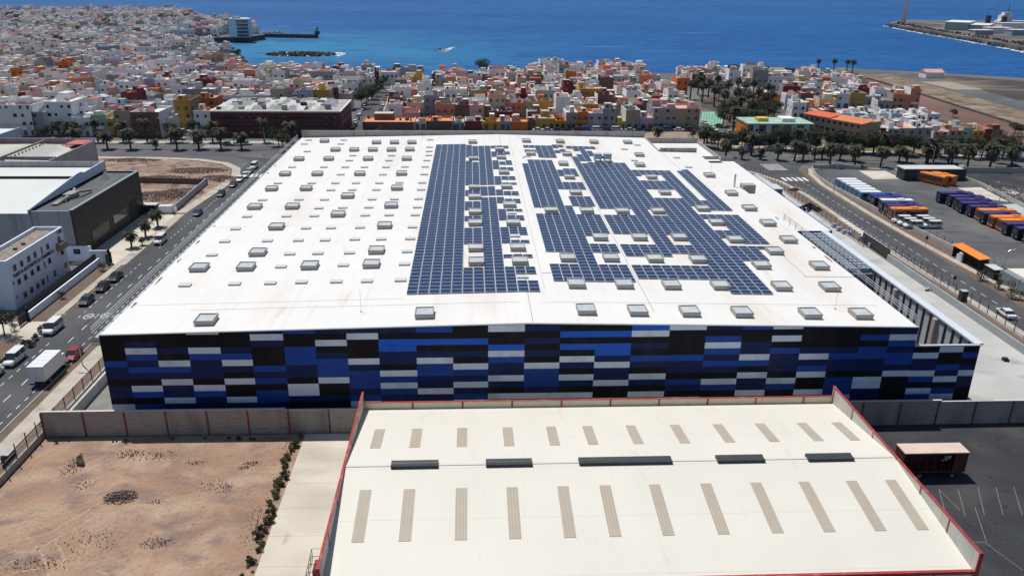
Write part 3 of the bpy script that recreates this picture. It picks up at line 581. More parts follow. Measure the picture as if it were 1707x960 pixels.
# ------------------------------------------------------------------ cream shed in the foreground
SX0, SX1, SY0, SY1 = -14.6, 49.0, 61.0, 94.2; SR = 77.6
sh = thing('industrial_shed', 'cream-roofed shed with red-trimmed parapets in front of the blue warehouse', 'shed', (17, SY0, 0))
def at_sh(o): o.location = (-17, -SY0, 0); return o
ZE, ZR = 5.15, 7.35
def sz(y): return ZR-(ZR-ZE)*abs(y-SR)/(SR-SY0)
m = MB(); m.poly([(SX0+.2, SY0, sz(SY0)), (SX1-.2, SY0, sz(SY0)), (SX1-.2, SR, ZR), (SX0+.2, SR, ZR)]).poly([(SX0+.2, SR, ZR), (SX1-.2, SR, ZR), (SX1-.2, SY1, sz(SY1)), (SX0+.2, SY1, sz(SY1))])
at_sh(m.build('roof', creamroof, sh))
m = MB(); m.box(SX0+.3, SX1-.3, SR-.15, SR+.15, ZR, ZR+.05); at_sh(m.build('ridge_cap', mat('ridge_cream', (.6, .57, .51), .6, .03, 1), sh))
m = MB(); m.box(SX0, SX0+.2, SY0-.2, SY1+.2, 0, 7.5); m3_ = MB().box(SX1-.2, SX1, SY0-.2, SY1+.2, 0, 7.5)
shellm = layer(layer(mat('shed_panel', (.55, .54, .46), .85, .05, .4), (.42, .44, .42), .3, .45, .7, (1, 1, .6)), (.36, .22, .14), 1.2, .68, .76, (1, 1, .5))
shellm = ribs(shellm, 1, 5.6, lines=(.01, (.3, .12, .1), .8))
at_sh(m.build('gable_parapet', shellm, sh)); at_sh(m3_.build('gable_parapet', shellm, sh))
m = MB(); m.box(SX0+.2, SX1-.2, SY1-.1, SY1+.15, 0, 6.1).box(SX0+.2, SX1-.2, SY0-.2, SY0, 0, 5.0)
at_sh(m.build('eaves_parapet', layer(mat('eaves_panel', (.62, .56, .42), .85, .05, .5), (.62, .33, .16), .5, .62, .72), sh))
m = MB(); m.box(SX0-.04, SX0+.24, SY0-.3, SY1+.3, 7.5, 7.58).box(SX1-.24, SX1+.04, SY0-.3, SY1+.3, 7.5, 7.58).box(SX0+.24, SX1-.24, SY1-.12, SY1+.17, 6.1, 6.16).box(SX0+.3, SX1-.3, SY0-.3, SY0+.05, 5.0, 5.35)
m.box(SX0-.1, SX0+.3, SY0-.42, SY0-.3, 0, 7.62).box(SX1-.3, SX1+.1, SY0-.42, SY0-.3, 0, 7.62)
y = SY0+5
while y < SY1:
    m.box(SX1-.24, SX1-.2, y-.1, y+.1, sz(y), 7.5).box(SX0+.2, SX0+.24, y-.1, y+.1, sz(y), 7.5); y += 5.6
x = SX0+6.6
while x < SX1-1: m.box(x-.12, x+.12, SY1-.14, SY1-.1, 5.2, 6.1).box(x-.12, x+.12, SY0-.25, SY0-.2, 0, 5.0); x += 6.6
at_sh(m.build('red_trim', redtrim, sh))
def sheetlight(x, ya, yb):
    q = MB(); q.loft([[(x-.62, ya, sz(ya)+.01), (x+.62, ya, sz(ya)+.01), (x+.62, ya, sz(ya)+.04), (x-.62, ya, sz(ya)+.04)], [(x-.62, yb, sz(yb)+.01), (x+.62, yb, sz(yb)+.01), (x+.62, yb, sz(yb)+.04), (x-.62, yb, sz(yb)+.04)]])
    at_sh(q.build('roof_light', beige, sh))
for px in (629, 693, 770, 848, 923, 986, 1061, 1138, 1213, 1287, 1361, 1422):
    x = W(px, 735, 6.3)[0]; sheetlight(x, 82.2, 87.6)
for px in (607, 681, 769, 855, 942, 1014, 1099, 1184, 1270, 1353, 1435, 1503):
    x = W(px, 843 if px < 1100 else 835, 6.1)[0]; sheetlight(x, 66.4, 73.8)
for a, b_ in ((652, 731), (810, 887), (966, 1121), (1199, 1277), (1353, 1428)):
    xa, xb = W(a, 772, 7.6)[0], W(b_, 768, 7.6)[0]
    q = MB(); q.loft([[(x, SR-.55, ZR-.02), (x, SR+.55, ZR-.02), (x, SR+.6, ZR+.3), (x, SR+.3, ZR+.27), (x, SR, ZR+.2), (x, SR-.3, ZR+.27), (x, SR-.6, ZR+.3)] for x in (xa, xb)])
    at_sh(q.build('ridge_ventilator', mat('ventilator', (.045, .05, .055), .5, .1, 1), sh))
# stair cage on the shed's left wall
cg = thing('caged_stair', 'rusty wire stair cage and dark landing against the left wall of the cream shed', 'stair', (SX0-1.5, 64, 0))
m = MB(); m.box(-.1, 1.4, -3, -1.2, 0, 2.3, 0).box(-.1, 1.4, 1.5, 3.2, 0, 3.2, 0); m.build('landing', redpost, cg)
m = MB()
for k in range(7):
    y = -3+k; m.tube([(-.3, y, 2.0+k*.25), (-.3, y, 4+k*.12)], .03, 4).tube([(-.3, y, 4+k*.12), (1.3, y, 4+k*.12)], .03, 4)
m.tube([(-.3, -3, 4), (-.3, 3, 4.7)], .035, 4).tube([(-.3, -3, 3), (-.3, 3, 4.1)], .03, 4).tube([(-.3, -3, 2.2), (-.3, 3, 3.5)], .03, 4); m.build('cage', mat('rust_wire', (.12, .08, .06), .9, .2, 1), cg)
for k in range(6): MB().box(0, 1.2, -1.2+k*.4, -.8+k*.4, 0, .4*(k+1)).build('step', dark, cg)

# ------------------------------------------------------------------ boundary walls and fences
def blockwall(x0, x1, y, z, posts, label, pm, zstep=None):
    r_ = thing('boundary_wall', label, 'wall', (x0, y, 0)); m = MB()
    if zstep: m.box(0, zstep[0]-x0, -.12, .12, 0, z); m.box(zstep[0]-x0, x1-x0, -.12, .12, 0, zstep[1])
    else: m.box(0, x1-x0, -.12, .12, 0, z)
    m.build('wall_panels', concwall, r_)
    m = MB()
    if zstep: m.box(0, zstep[0]-x0, -.17, .17, z, z+.08); m.box(zstep[0]-x0, x1-x0, -.17, .17, zstep[1], zstep[1]+.08)
    else: m.box(0, x1-x0, -.17, .17, z, z+.08)
    m.build('coping', mat('wall_coping', (.55, .52, .5), .8, .06, 1), r_)
    x = x0
    while x < x1: MB().box(-.12, .12, -.2, -.12, 0, z-.15).build('post', pm, r_, loc=(x-x0, 0, 0)); x += posts
blockwall(-57.8, SX0-.3, 97.0, 3.8, 5.45, 'long grey block wall with rusty posts behind the dirt lot', redpost, (-25.5, 3.6))
blockwall(SX1+.3, 140, 96.8, 3.8, 5.45, 'grey block wall with dark posts behind the asphalt yard', redpost, (66, 3.6))
def meshfence(x, ya, yb, label, h0, h1, step=2.6, basem=concr):
    r_ = thing('fence', label, 'fence', (x, ya, 0)); MB().box(-.12, .12, 0, yb-ya, 0, h0).build('base_wall', basem, r_)
    y = 0; pmx = None; n_ = 0
    while y <= yb-ya and n_ < 100:
        if pmx is None: o = MB().box(-.05, .05, -.05, .05, h0, h1).build('post', dark, r_); pmx = o.data
        else: o = link('post', pmx, r_)
        o.location = (0, y, 0); y += step; n_ += 1
    m = MB()
    for z in (h0+.3, (h0+h1)/2, h1-.05): m.box(-.012, .012, 0, yb-ya, z, z+.02)
    m.build('wire', steel, r_)
meshfence(-57.9, 20, 96.8, 'wire fence on a low wall between the dirt lot and the left pavement', 1.0, 3.2, 2.6, concwall)
meshfence(-57.9, 97.4, 240, 'wire fence between left pavement and the side of the blue warehouse', .6, 2.6, 2.9)
meshfence(97.0, 100, 172, 'wire fence on the dry verge between loading yard and right road', .4, 2.4, 2.7)
meshfence(92.2, 176, 250, 'wire fence beside the far end of the loading yard near the crossing', .4, 2.4, 2.7)
o = MB().box(-.2, .2, 0, 140, 0, 1.6).build('retaining_wall', concr, None, loc=(-56.2, 98, 0)); tag(o, 'low pale retaining wall along the left flank of the blue warehouse', 'wall')
o = MB().box(-.15, .15, 0, 13, 0, 2.4).build('dark_screen', dark, None, loc=(93.8, 167, 0)); tag(o, 'dark screen fence at the edge of the loading yard', 'screen')
o = MB().box(-.15, .15, 0, 70, 0, 1.5).build('yard_wall', mat('yard_wall', (.33, .36, .36), .85, .08, .4), None, loc=(93.3, 96.5, 0)); tag(o, 'long grey-green wall along the right edge of the loading yard', 'wall')
# bus lot fence and lot walls
r_ = thing('fence', 'low wall with wire fence between bus lot and right road pavement', 'fence', (112, 100, 0)); fl = [(113.6, 60), (113.6, 163), (112.4, 184), (110.8, 200), (109, 232), (109.6, 246), (112.8, 257.5)]
m = MB(); ok2 = off(fl, .25)
for i in range(len(fl)-1): m.prism([(p[0]-112, p[1]-100) for p in (fl[i], fl[i+1], ok2[i+1], ok2[i])], 0, .9)
m.build('base_wall', concr, r_)
m = MB()
for i in range(len(fl)-1):
    a, b_ = Vector(fl[i]), Vector(fl[i+1]); k = int((b_-a).length/3)
    for j in range(k): q = a+(b_-a)*j/k; m.box(q.x-112.04, q.x-111.96, q.y-100.04, q.y-99.96, .9, 2.2)
m.build('fence_rails', dark, r_)
def wallseg(pts, h, mt_, label, name='wall', t=.25):
    m = MB(); o2 = off(pts, t); x0, y0 = pts[0]
    for i in range(len(pts)-1): m.prism([(p[0]-x0, p[1]-y0) for p in (pts[i], pts[i+1], o2[i+1], o2[i])], 0, h)
    return tag(m.build(name, mt_, None, loc=(x0, y0, 0)), label, 'wall')
wallseg([(112.8, 257.8), (122, 258.6), (129, 257)], 1.3, concr, 'low curved wall at the far corner of the bus lot', 'lot_wall')
wallseg([(159, 252.6), (182, 251.6), (330, 243)], 1.8, concr, 'low dark wall between the avenue and the black far lot', 'lot_wall')
wallseg([(155.5, 252), (157.2, 237), (153.8, 208), (152, 170)], .9, concr, 'low wall on the right side of the bus lot', 'lot_wall')
gt = thing('sliding_gate', 'dark barred gate at the entrance of the bus lot', 'gate', (129.3, 256.8, 0))
m = MB(); [m.box(k*.45, k*.45+.05, -.03, .03, 0, 2.0) for k in range(17)]; m.box(0, 7.6, -.04, .04, .1, .18).box(0, 7.6, -.04, .04, 1.9, 2.0); m.build('bars', black, gt); MB().box(-.3, 0, -.2, .2, 0, 2.2).build('gate_post', dark, gt)

# ------------------------------------------------------------------ left side buildings
wm = MB(); wm.box(-.6, .6, -.05, .06, -.6, .6, 0); WIN = None
def window(parent, x, y, z, rz=0, sx=1, sz_=1):
    """a framed window: frame part with its pane as sub-part; faces -Y turned by rz"""
    global WIN
    if WIN is None:
        f = MB(); f.box(-.6, .6, -.06, .04, -.62, -.54).box(-.6, .6, -.06, .04, .54, .62).box(-.6, -.53, -.06, .04, -.54, .54).box(.53, .6, -.06, .04, -.54, .54)
        o = f.build('window', mat('window_frame', (.5, .5, .48), .6, .05, 1), parent); p = MB().box(-.53, .53, -.03, .03, -.54, .54).build('pane', glass, o); WIN = (o.data, p.data)
    else: o = link('window', WIN[0], parent); p = link('pane', WIN[1], o)
    o.location = (x, y, z); o.rotation_euler = (0, 0, rz); o.scale = (sx, 1, sz_); return o
WINS = None
def win1(parent, x, y, z, rz=0, sx=1, sz_=1, m_=None):
    global WINS
    if WINS is None: o = MB().box(-.55, .55, -.05, .05, -.6, .6).build('window', glass, parent); WINS = o.data
    else: o = link('window', WINS, parent)
    o.location = (x, y, z); o.rotation_euler = (0, 0, rz); o.scale = (sx, 1, sz_); return o
# white office block
OX, OY0, OY1, OZ = -84.3, 141.5, 163.0, 9.6
of = thing('office_building', 'narrow three-storey white office block with lettering on its long side', 'building', (OX, OY0, 0))
off_w = layer(mat('office_white', (.76, .82, .93), .7, .04, .3), (.6, .65, .74), .4, .6, .75, (1, 1, .2))
MB().box(-5.6, 0, 0, OY1-OY0, 0, OZ-.7).box(-16, -5.6, -3.0, 6, 0, OZ-1.6).build('wall', off_w, of)
MB().box(-5.3, -.3, .3, OY1-OY0-.3, OZ-.698, OZ-.66).box(-15.7, -5.75, -2.7, 5.7, OZ-1.598, OZ-1.55).build('roof', brownroof, of)
m = MB(); m.box(-5.6, -5.3, 0, OY1-OY0, OZ-.7, OZ).box(-.3, 0, 0, OY1-OY0, OZ-.7, OZ).box(-5.3, -.3, 0, .3, OZ-.7, OZ).box(-5.3, -.3, OY1-OY0-.3, OY1-OY0, OZ-.7, OZ); m.box(-16, -5.7, -3, -2.7, OZ-1.6, OZ-1); m.build('parapet', off_w, of)
for z, ys in ((7.5, (2.2, 4.6, 7.2, 9.6, 14.6, 19.3)), (4.7, (2.6, 4.9, 7.4, 9.7, 14.2, 19.6)), (1.7, (3.6, 6.0, 8.3, 10.4, 15.2, 19.9))):
    for y in ys: window(of, .02, y, z, rad(90), .95, 1)
for z in (7.5, 4.6, 1.7): window(of, .02, 12.2, z, rad(90), .38, 1.3)
for z in (5.0, 2.3): window(of, .02, .8, z, rad(90), .35, .5)
window(of, .02, 20, 9.0, rad(90), 1.7, .7)
MB().box(0, .9, 17.6, 20.6, 5.5, 6.9).build('balcony', mat('balcony_tan', (.3, .22, .14), .8, .1, 1), of)
for k in range(2): MB().box(-.3, .3, -.25, .25, 0, .35).build('roof_box', dark, of, loc=(-2.8, 8.5+k*3, OZ-.65))
flat_text('PUERTAS AUTOMÁTICAS CANARIAS S.L.', .06, 9.0, 6.1, 1.05, (rad(90), 0, rad(90)), mat('letter_navy', (.01, .015, .05), .6, 0), 'lettering', of, .03, .82)
sg = thing('sign_panel', 'small dark blue sign on the white wall by the office corner', 'sign', (-83.2, 163.6, 0)); MB().box(-.05, 1.3, -.05, .05, 3.4, 4.5).build('board', mat('sign_blue', (.02, .03, .12), .6, 0), sg); flat_text('P', .6, -.07, 3.95, .7, (rad(90), 0, 0), paint, 'lettering', sg)
# dark-fronted building
db = thing('dark_building', 'black-clad building with long louvred front facing the palm forecourt', 'building', (-85, 169.5, 0))
DZ = 11.1
dk = ribs(layer(mat('dark_cladding', (.019, .018, .018), .5, .15, .3), (.034, .032, .03), .25, .5, .7, (1, 1, 2)), 2, .45, lines=(.2, (.012, .012, .012), .8))
MB().box(-.4, 0, 0, 37, 0, DZ).box(-8.6, -.4, 36.6, 37, 0, DZ).build('front_wall', dk, db)
pc_ = ribs(layer(mat('side_concrete', (.36, .37, .38), .85, .06, .3), (.26, .27, .28), .3, .5, .7, (1, 1, .2)), 0, 4.4, lines=(.02, (.05, .05, .05), .9))
MB().box(-8.6, -.4, 0, .3, 0, DZ-.1).build('end_wall', pc_, db); MB().box(-8.6, -.4, .3, 36.6, DZ-.5, DZ-.35).build('roof', layer(mat('dark_flat_roof', (.1, .105, .11), .9, .15, .3), (.2, .17, .14), .5, .58, .7, (1, .2, 1)), db)
MB().box(-.7, .1, 0, 37, DZ, DZ+.1).box(-8.6, -.7, 36.5, 37, DZ, DZ+.1).build('edge_cap', mat('edge_teal', (.2, .26, .28), .6, .05, 1), db)
m = MB()
for k in range(16): m.box(.0, .12, 7+k*.55, 7.25+k*.55, 1.0, 4.6)
m.build('window_strip', mat('dim_glass', (.035, .05, .05), .2, .3, 1, spec=.8), db); MB().box(.0, .1, 28.5, 33, 0, 5).build('shutter', black, db)
MB().box(.0, .1, 18.5, 26.5, 2.6, 4.6).build('window_band', mat('dim_glass2', (.02, .027, .03), .15, .2, 1, spec=.8), db)
m = MB()
for pt in ([(-6, 6, 0), (-5, 9, .8), (-6.5, 13, .5)], [(-5.5, 10, .4), (-4, 13, 1.2), (-3.2, 17, .5)], [(-5, 12, .6), (-6.4, 16, 1.0)]): m.tube([(p[0], p[1], p[2]+DZ-.3) for p in pt], .35, 7)
m.box(-6.6, -5.4, 5, 9, DZ-.34, DZ+.1).box(-6.6, -4.6, 10.5, 14, DZ-.34, DZ+.8); m.build('roof_duct', mat('duct_grey', (.3, .28, .25), .6, .15, 1), db)
MB().loft([[(-5+a, 30+b_, DZ-.34) for a, b_ in ((-1, -1.4), (1.6, -1.4), (1.6, 1.4), (-1, 1.4))], [(-5.3+a, 30+b_, DZ+1.5) for a, b_ in ((-.1, -.1), (.1, -.1), (.1, .1), (-.1, .1))]]).build('roof_cowl', mat('cowl', (.22, .24, .25), .5, .1, 1), db)
# white roofed hall behind it
wb = thing('storage_hall', 'long grey hall with low white roof and blue-white gable edge, left frame edge', 'hall', (-93.6, 169, 0))
m = MB(); m.box(-60, 0, 0, .3, 0, 10.6).box(-60, 0, 38.5, 38.8, 0, 13.3).box(-.3, 0, .3, 38.5, 0, 11.2); m.build('wall', pc_, wb)
m = MB(); m.poly([(-60, .3, 10.5), (-.3, .3, 10.5), (-.3, 24, 12.4), (-60, 24, 12.4)]).poly([(-60, 24, 12.4), (-.3, 24, 12.4), (-.3, 38.5, 11.8), (-60, 38.5, 11.8)]); m.build('roof', leftroof, wb)
m = MB(); m.poly([(0, 0, 10.4), (0, 38.8, 10.4), (0, 38.8, 13.5), (0, 27, 13.2), (0, 25.5, 13.7), (0, 23.5, 13.7), (0, 0, 11.4)]).poly([(-.3, 0, 10.4), (-.3, 0, 11.4), (-.3, 23.5, 13.7), (-.3, 25.5, 13.7), (-.3, 27, 13.2), (-.3, 38.8, 13.5), (-.3, 38.8, 10.4)])
m.poly([(0, 0, 11.4), (0, 23.5, 13.7), (-.3, 23.5, 13.7), (-.3, 0, 11.4)]).poly([(0, 27, 13.2), (0, 38.8, 13.5), (-.3, 38.8, 13.5), (-.3, 27, 13.2)]).poly([(0, 23.5, 13.7), (0, 25.5, 13.7), (-.3, 25.5, 13.7), (-.3, 23.5, 13.7)])
m.build('gable_edge', mat('gable_blue', (.5, .58, .68), .6, .04, 1), wb); MB().box(-60, -.4, 23.7, 24.3, 12.4, 12.9).build('ridge_gutter', black, wb)
# sawtooth hall and a further grey hall
sw = thing('sawtooth_hall', 'hall with ridged sawtooth roof and red corner behind the white-roofed hall', 'hall', (-121, 226, 0))
MB().box(-60, 0, 12, 12.3, 0, 8).box(-.3, 0, 0, 38.5, 0, 7.7).box(-60, 0, 38.2, 38.5, 0, 8.3).build('wall', pc_, sw)
MB().box(-6, -.3, 31, 38.2, 7.7, 7.9).build('roof', mat('pink_roof', (.42, .12, .12), .8, .1, .4), sw); MB().box(-60, -.3, 0, 38.1, 6.4, 6.6).build('under_roof', mat('under_roof', (.3, .12, .11), .8, .1, .4), sw)
saw_m = mat('saw_sheet', (.55, .54, .48), .6, .06, .5)
i = 0
for side in (0, 1):
    for k in range(16):
        y = 1+k*2.1; xa, xb = (-.9-k*.12, -13.5) if side == 0 else (-15, -28)
        xa2 = xa - (0 if y < 27 else (y-27)*1.0 if side == 0 else 0)
        m = MB(); m.loft([[(x, y, 6.7), (x, y+1.55, 6.7), (x, y+.95, 7.5 if x < -13 and side == 0 or side == 1 and x > -16 else 7.2)] for x in (xa2, xb)]); m.m[1] = 1; m.build('sawtooth', [saw_m, mat('saw_glazing', (.16, .15, .15), .6, .1, 1)], sw)
MB().box(-14.6, -14.1, 0, 36, 7.9, 8.4).build('valley_gutter', mat('gutter_green', (.22, .24, .16), .7, .05, 1), sw)
fh = thing('grey_hall', 'pale grey hall with ribbed roof at the left edge before the palm avenue', 'hall', (-152, 246, 0))
MB().box(-50, 0, 0, .3, 0, 9).box(-.3, 0, 0, 34, 0, 9).build('wall', mat('hall_grey', (.42, .45, .5), .8, .05, .3), fh); MB().box(-50, -.3, .3, 34, 8.3, 8.5).build('roof', ribs(mat('hall_roof', (.6, .62, .64), .6, .04, .3), 0, 1.6, .6, ), fh)
# walls, gate and kiosks on the left
def lowwall(name, label, x0, x1, y0, y1, h, mt_=None):
    return tag(MB().box(0, x1-x0, 0, y1-y0, 0, h).build(name, mt_ or off_w, None, loc=(x0, y0, 0)), label, 'wall')
lowwall('garden_wall', 'low white wall in front of the office block beside the verge', -79.9, -79.6, 137, 166.5, 1.5)
o = MB().box(0, .08, 0, 29, 0, 1.6).build('hedge_screen', black, None, loc=(-80.3, 137.3, 1.0)); tag(o, 'dark screen running along the top of the low white office wall', 'screen')
lowwall('garden_wall', 'white wall left of the office driveway behind shrubs', -83, -80, 122, 122.4, 1.6)
lowwall('garden_wall', 'white rendered wall panel beside the dark building, nearest the office', -88, -82.2, 168.8, 169.1, 3.4)
lowwall('garden_wall', 'white rendered wall panel ending at the forecourt gate', -82, -78.2, 167.3, 167.6, 2.9)
gp = thing('gate_pillar', 'black gate frame at the forecourt corner by the white wall', 'gate', (-77.9, 167.3, 0)); MB().box(-.2, .2, -.2, .2, 0, 3.2).build('post', black, gp); MB().box(.2, .5, -.06, .06, .2, 2.6).box(-.15, .15, -1.4, -.2, .3, 2.4).build('leaf', dark, gp)
gp = thing('driveway_gate', 'black gate post and leaf at the end of the low white wall', 'gate', (-79.8, 136.6, 0)); MB().box(-.2, .2, -.2, .2, 0, 2.6).build('post', black, gp); MB().box(-.06, .06, -3.0, -.2, .2, 1.9).build('leaf', dark, gp)
wallseg([(-77.5, 209), (-78.2, 237)], 1.9, mat('grey_render', (.33, .34, .38), .8, .08, .4), 'sloping grey wall between rubble lot and left pavement', 'lot_wall')
wallseg([(-78, 237), (-99, 239)], 1.7, mat('brown_wall', (.17, .11, .085), .9, .15, .4), 'brown wall dividing the rubble lot', 'lot_wall')
kk = thing('kiosk', 'small white utility hut at the rubble lot corner by the forecourt', 'hut', (-79, 206.5, 0)); MB().box(-2, 1.2, -1, 1, 0, 1.9).build('wall', off_w, kk); MB().box(-2.1, 1.3, -1.1, 1.1, 1.9, 2.05).build('roof', ventc, kk)
kk = thing('open_shelter', 'white open-fronted shelter beside the black-clad building', 'hut', (-83.5, 206.5, 0)); MB().box(-1.8, 1.8, .8, 1, 0, 2.3).box(1.6, 1.8, -1, .8, 0, 2.3).box(-1.8, -1.6, -1, .8, 0, 2.3).build('wall', dark, kk); MB().box(-2, 2, -1.2, 1.2, 2.3, 2.5).build('roof', ventc, kk)

# ------------------------------------------------------------------ vegetation
def leafball(n_, rx, ry, rz_, s, seed, zc=0, clumps=7):
    q = random.Random(seed); m = MB(); cs = []
    for _ in range(clumps):
        a = q.uniform(0, 6.28); k = q.uniform(.15, .75); cs.append((math.cos(a)*k*rx, math.sin(a)*k*ry, q.uniform(-.45, .5)*rz_, q.uniform(.35, .6)))
    for _ in range(n_):
        c = q.choice(cs); d = Vector((q.gauss(0, 1), q.gauss(0, 1), q.gauss(0, 1))).normalized()*q.uniform(.6, 1.05)
        p = Vector((c[0]+d.x*rx*c[3], c[1]+d.y*ry*c[3], zc+c[2]+d.z*rz_*c[3]))
        t1 = Vector((q.gauss(0, 1), q.gauss(0, 1), q.gauss(0, .7))).normalized()*s*q.uniform(.6, 1.3); t2 = t1.cross(d).normalized()*s*q.uniform(.4, .9)
        m.poly([p-t1, p+t2, p+t1, p-t2], 0 if q.random() < .75 else 1)
    return m
def palmcrown(seed, n_=44, L=3.0):
    q = random.Random(seed); m = MB()
    for i in range(n_):
        a = q.uniform(0, 6.28); el = q.uniform(-.75, 1.25); ln = L*q.uniform(.8, 1.1)*(1 if el < .9 else .8); pts = []
        x = z = 0; e = el
        for k in range(7):
            pts.append(Vector((math.cos(a)*x, math.sin(a)*x, z))); st = ln/6; x += math.cos(e)*st; z += math.sin(e)*st; e -= .2+.1*k*.6
        sd = Vector((-math.sin(a), math.cos(a), 0))
        for k in range(6):
            wd = .42*math.sin((k+1)/7*math.pi)**.6*L/3; wd2 = .42*math.sin((k+1.9)/7.6*math.pi)**.6*L/3; dn = Vector((0, 0, -.5))
            for sgn in (1, -1):
                for h_ in (0, .5):
                    pa = pts[k].lerp(pts[k+1], h_); pb = pts[k].lerp(pts[k+1], h_+.36)
                    m.poly([pa, pb, pb+sd*sgn*wd2*q.uniform(.8, 1.2)+dn*wd2+(pb-pa)*.5, pa+sd*sgn*wd*q.uniform(.8, 1.2)+dn*wd+(pb-pa)*.5], 1 if el < -.35 else 0)
    return m
def make_palm(seed, h, L, label, n_=44):
    t = thing('palm_tree', label, 'palm', group=None); q = random.Random(seed); lx = q.uniform(-.25, .25); ly = q.uniform(-.2, .2)
    m = MB(); m.tube([(0, 0, 0), (lx*.3, ly*.3, h*.35), (lx*.7, ly*.7, h*.75), (lx, ly, h+.1)], .36, 8, r1=.27); m.tube([(lx, ly, h-.7), (lx, ly, h+.25)], .5, 8, r1=.32); m.build('trunk', bark, t, True)
    c = palmcrown(seed, n_, L).build('crown', [leafp, leaf3], t); c.location = (lx, ly, h+.2); return t
def make_tree(seed, h, r_, label, n_=1500, name='leafy_tree'):
    t = thing(name, label, 'tree'); q = random.Random(seed); m = MB(); m.tube([(0, 0, 0), (.1, .05, h*.35), (0, .1, h*.62)], .24, 7, r1=.16)
    for k in range(5):
        a = k*1.3+q.uniform(-.3, .3); m.tube([(0, .05, h*.42), (math.cos(a)*r_*.35, math.sin(a)*r_*.35, h*.62), (math.cos(a)*r_*.6, math.sin(a)*r_*.6, h*.78)], .1, 5, r1=.04)
    m.build('trunk', bark, t, True); leafball(n_, r_, r_, r_*.72, .2, seed, h-r_*.6, 9).build('crown', [leafd, leaf3], t); return t
def make_bush(seed, r_, label, n_=420, name='shrub', mats=None):
    t = thing(name, label, 'shrub'); MB().tube([(0, 0, 0), (.05, 0, r_*.6)], .07, 5).tube([(0, 0, 0), (.2, .1, r_*.5)], .05, 5).build('stem', bark, t); leafball(n_, r_, r_, r_*.75, .13, seed, r_*.8, 6).build('foliage', mats or [leafd, leaf3], t); return t
palms = [make_palm(1, 5.0, 3.6, '', 60), make_palm(2, 6.2, 3.8, '', 64), make_palm(3, 3.8, 3.0, '', 52), make_palm(4, 7.4, 3.0, '')]
trees = [make_tree(11, 8.0, 4.1, '', 2600), make_tree(12, 6.6, 3.4, '', 2200), make_tree(13, 9.0, 4.8, '', 3000)]
bushes = [make_bush(21, 1.0, ''), make_bush(22, 1.5, ''), make_bush(23, .6, '', 200)]
used = set()
def put(lst, i, x, y, label, group, s=1.0, rz=None, z=0):
    src = lst[i]
    if src.name not in used: used.add(src.name); src.location = (x, y, z); src.rotation_euler = (0, 0, rz or 0); src.scale = (s, s, s); src['label'] = label; src['group'] = group; return src
    return dup(src, (x, y, z), R.uniform(0, 6.28) if rz is None else rz, label, group, s)
# left avenue palms
k_ = 4.877
for i, (X, Y) in enumerate([(-120, 487), (145,485),(335,485),(540,485),(703,490),(880,490),(1055,495),(1230,490)]):
    x, y = W(150+X/k_, 150+Y/k_); put(palms, 2 if i in (3,) else (0 if i % 2 else 1), x, 287.4, f'{nth(i)} palm from the left along the central strip of the left avenue', 'palms along the central strip', (.95, 1, .95, .75, 1, 1.05, 1, .95)[i])
for i, (X, Y) in enumerate([(-150, 430), (55,430),(265,430),(440,440),(655,430),(835,435),(1010,420),(1400,445),(1630,430)]):
    x, y = W(150+X/k_, 150+Y/k_); put(palms, 3 if i % 2 else 1, x, 300.5, f'{nth(i)} palm from the left on the far pavement of the left avenue', 'palms on the far pavement', 1.0)
x, y = W(472, 253); put(trees, 1, x, y, 'dense dark tree by the left road junction at the warehouse back corner', 'trees by the junction', 1.05)
x, y = W(465, 245); put(trees, 0, x, y, 'tall dark tree behind the junction crossing at the warehouse back corner', 'trees by the junction', .9)
x, y = W(305, 238); put(trees, 1, x, y, 'bushy green tree by the car-lined side street off the left avenue', 'trees by the junction', .8)
for i, (px, py) in enumerate([(70, 238), (110, 240), (95, 230), (285, 232), (130, 236)]):
    x, y = W(px, py); put(trees, i % 2, x, y+2, f'dark leafy tree, {nth(i)} one among the tall palms of the left avenue', 'leafy trees among the left palms', .75)
# right avenue
k_ = 5.69
for i, (X, Y) in enumerate([(340,470),(490,490),(665,490),(830,500),(990,505),(1070,500),(1180,490),(1250,490),(1325,555),(1420,500),(1545,510),(1562,555)]):
    x, y = W(1150+X/k_, 180+Y/k_); put(palms, (0, 2, 2, 0, 1, 0, 2, 2, 1, 0, 0, 1)[i], x, y, f'{nth(i)} short palm from the left in front row of the right avenue', 'front palms of the right avenue', (1, .9, .85, .9, .9, .95, .85, .85, 1, .9, .95, .9)[i])
k_ = 6.16
for i, (X, Y) in enumerate([(230,610),(420,560),(500,565),(715,570),(770,565),(960,590),(1120,630),(1345,640),(1560,640)]):
    x, y = W(1430+X/k_, 180+Y/k_); put(palms, (1, 0, 2, 0, 1, 1, 1, 1, 1)[i], x, y, f'{nth(i)} thick palm from the bus lot gate, in front row beside the right avenue', 'thick palms by the bus lot', (.9, .9, .9, .95, .9, .95, 1.1, 1.15, 1.1)[i])
k_ = 5.69
for i, (X, Y) in enumerate([(160, 375),(265,400),(380,395),(490,400),(710,400),(880,410),(1140,410),(1330,420),(1430,420),(1545,430),(1640,440),(1740,440),(1850,440),(1990,450),(2110,455),(2230,465),(2330,470),(2480,470),(2600,475),(2760,480),(2960,480)]):
    x, y = W(1150+X/k_, 180+Y/k_); put(trees, (1, 1, 1, 0, 1, 2, 0, 0, 1, 0, 1, 0, 1, 0, 0, 1, 0, 1, 0, 1, 2)[i], x, y, f'{nth(i)} dark round tree from the left in the row behind right avenue', 'round trees behind the right avenue', R.uniform(.95, 1.12))
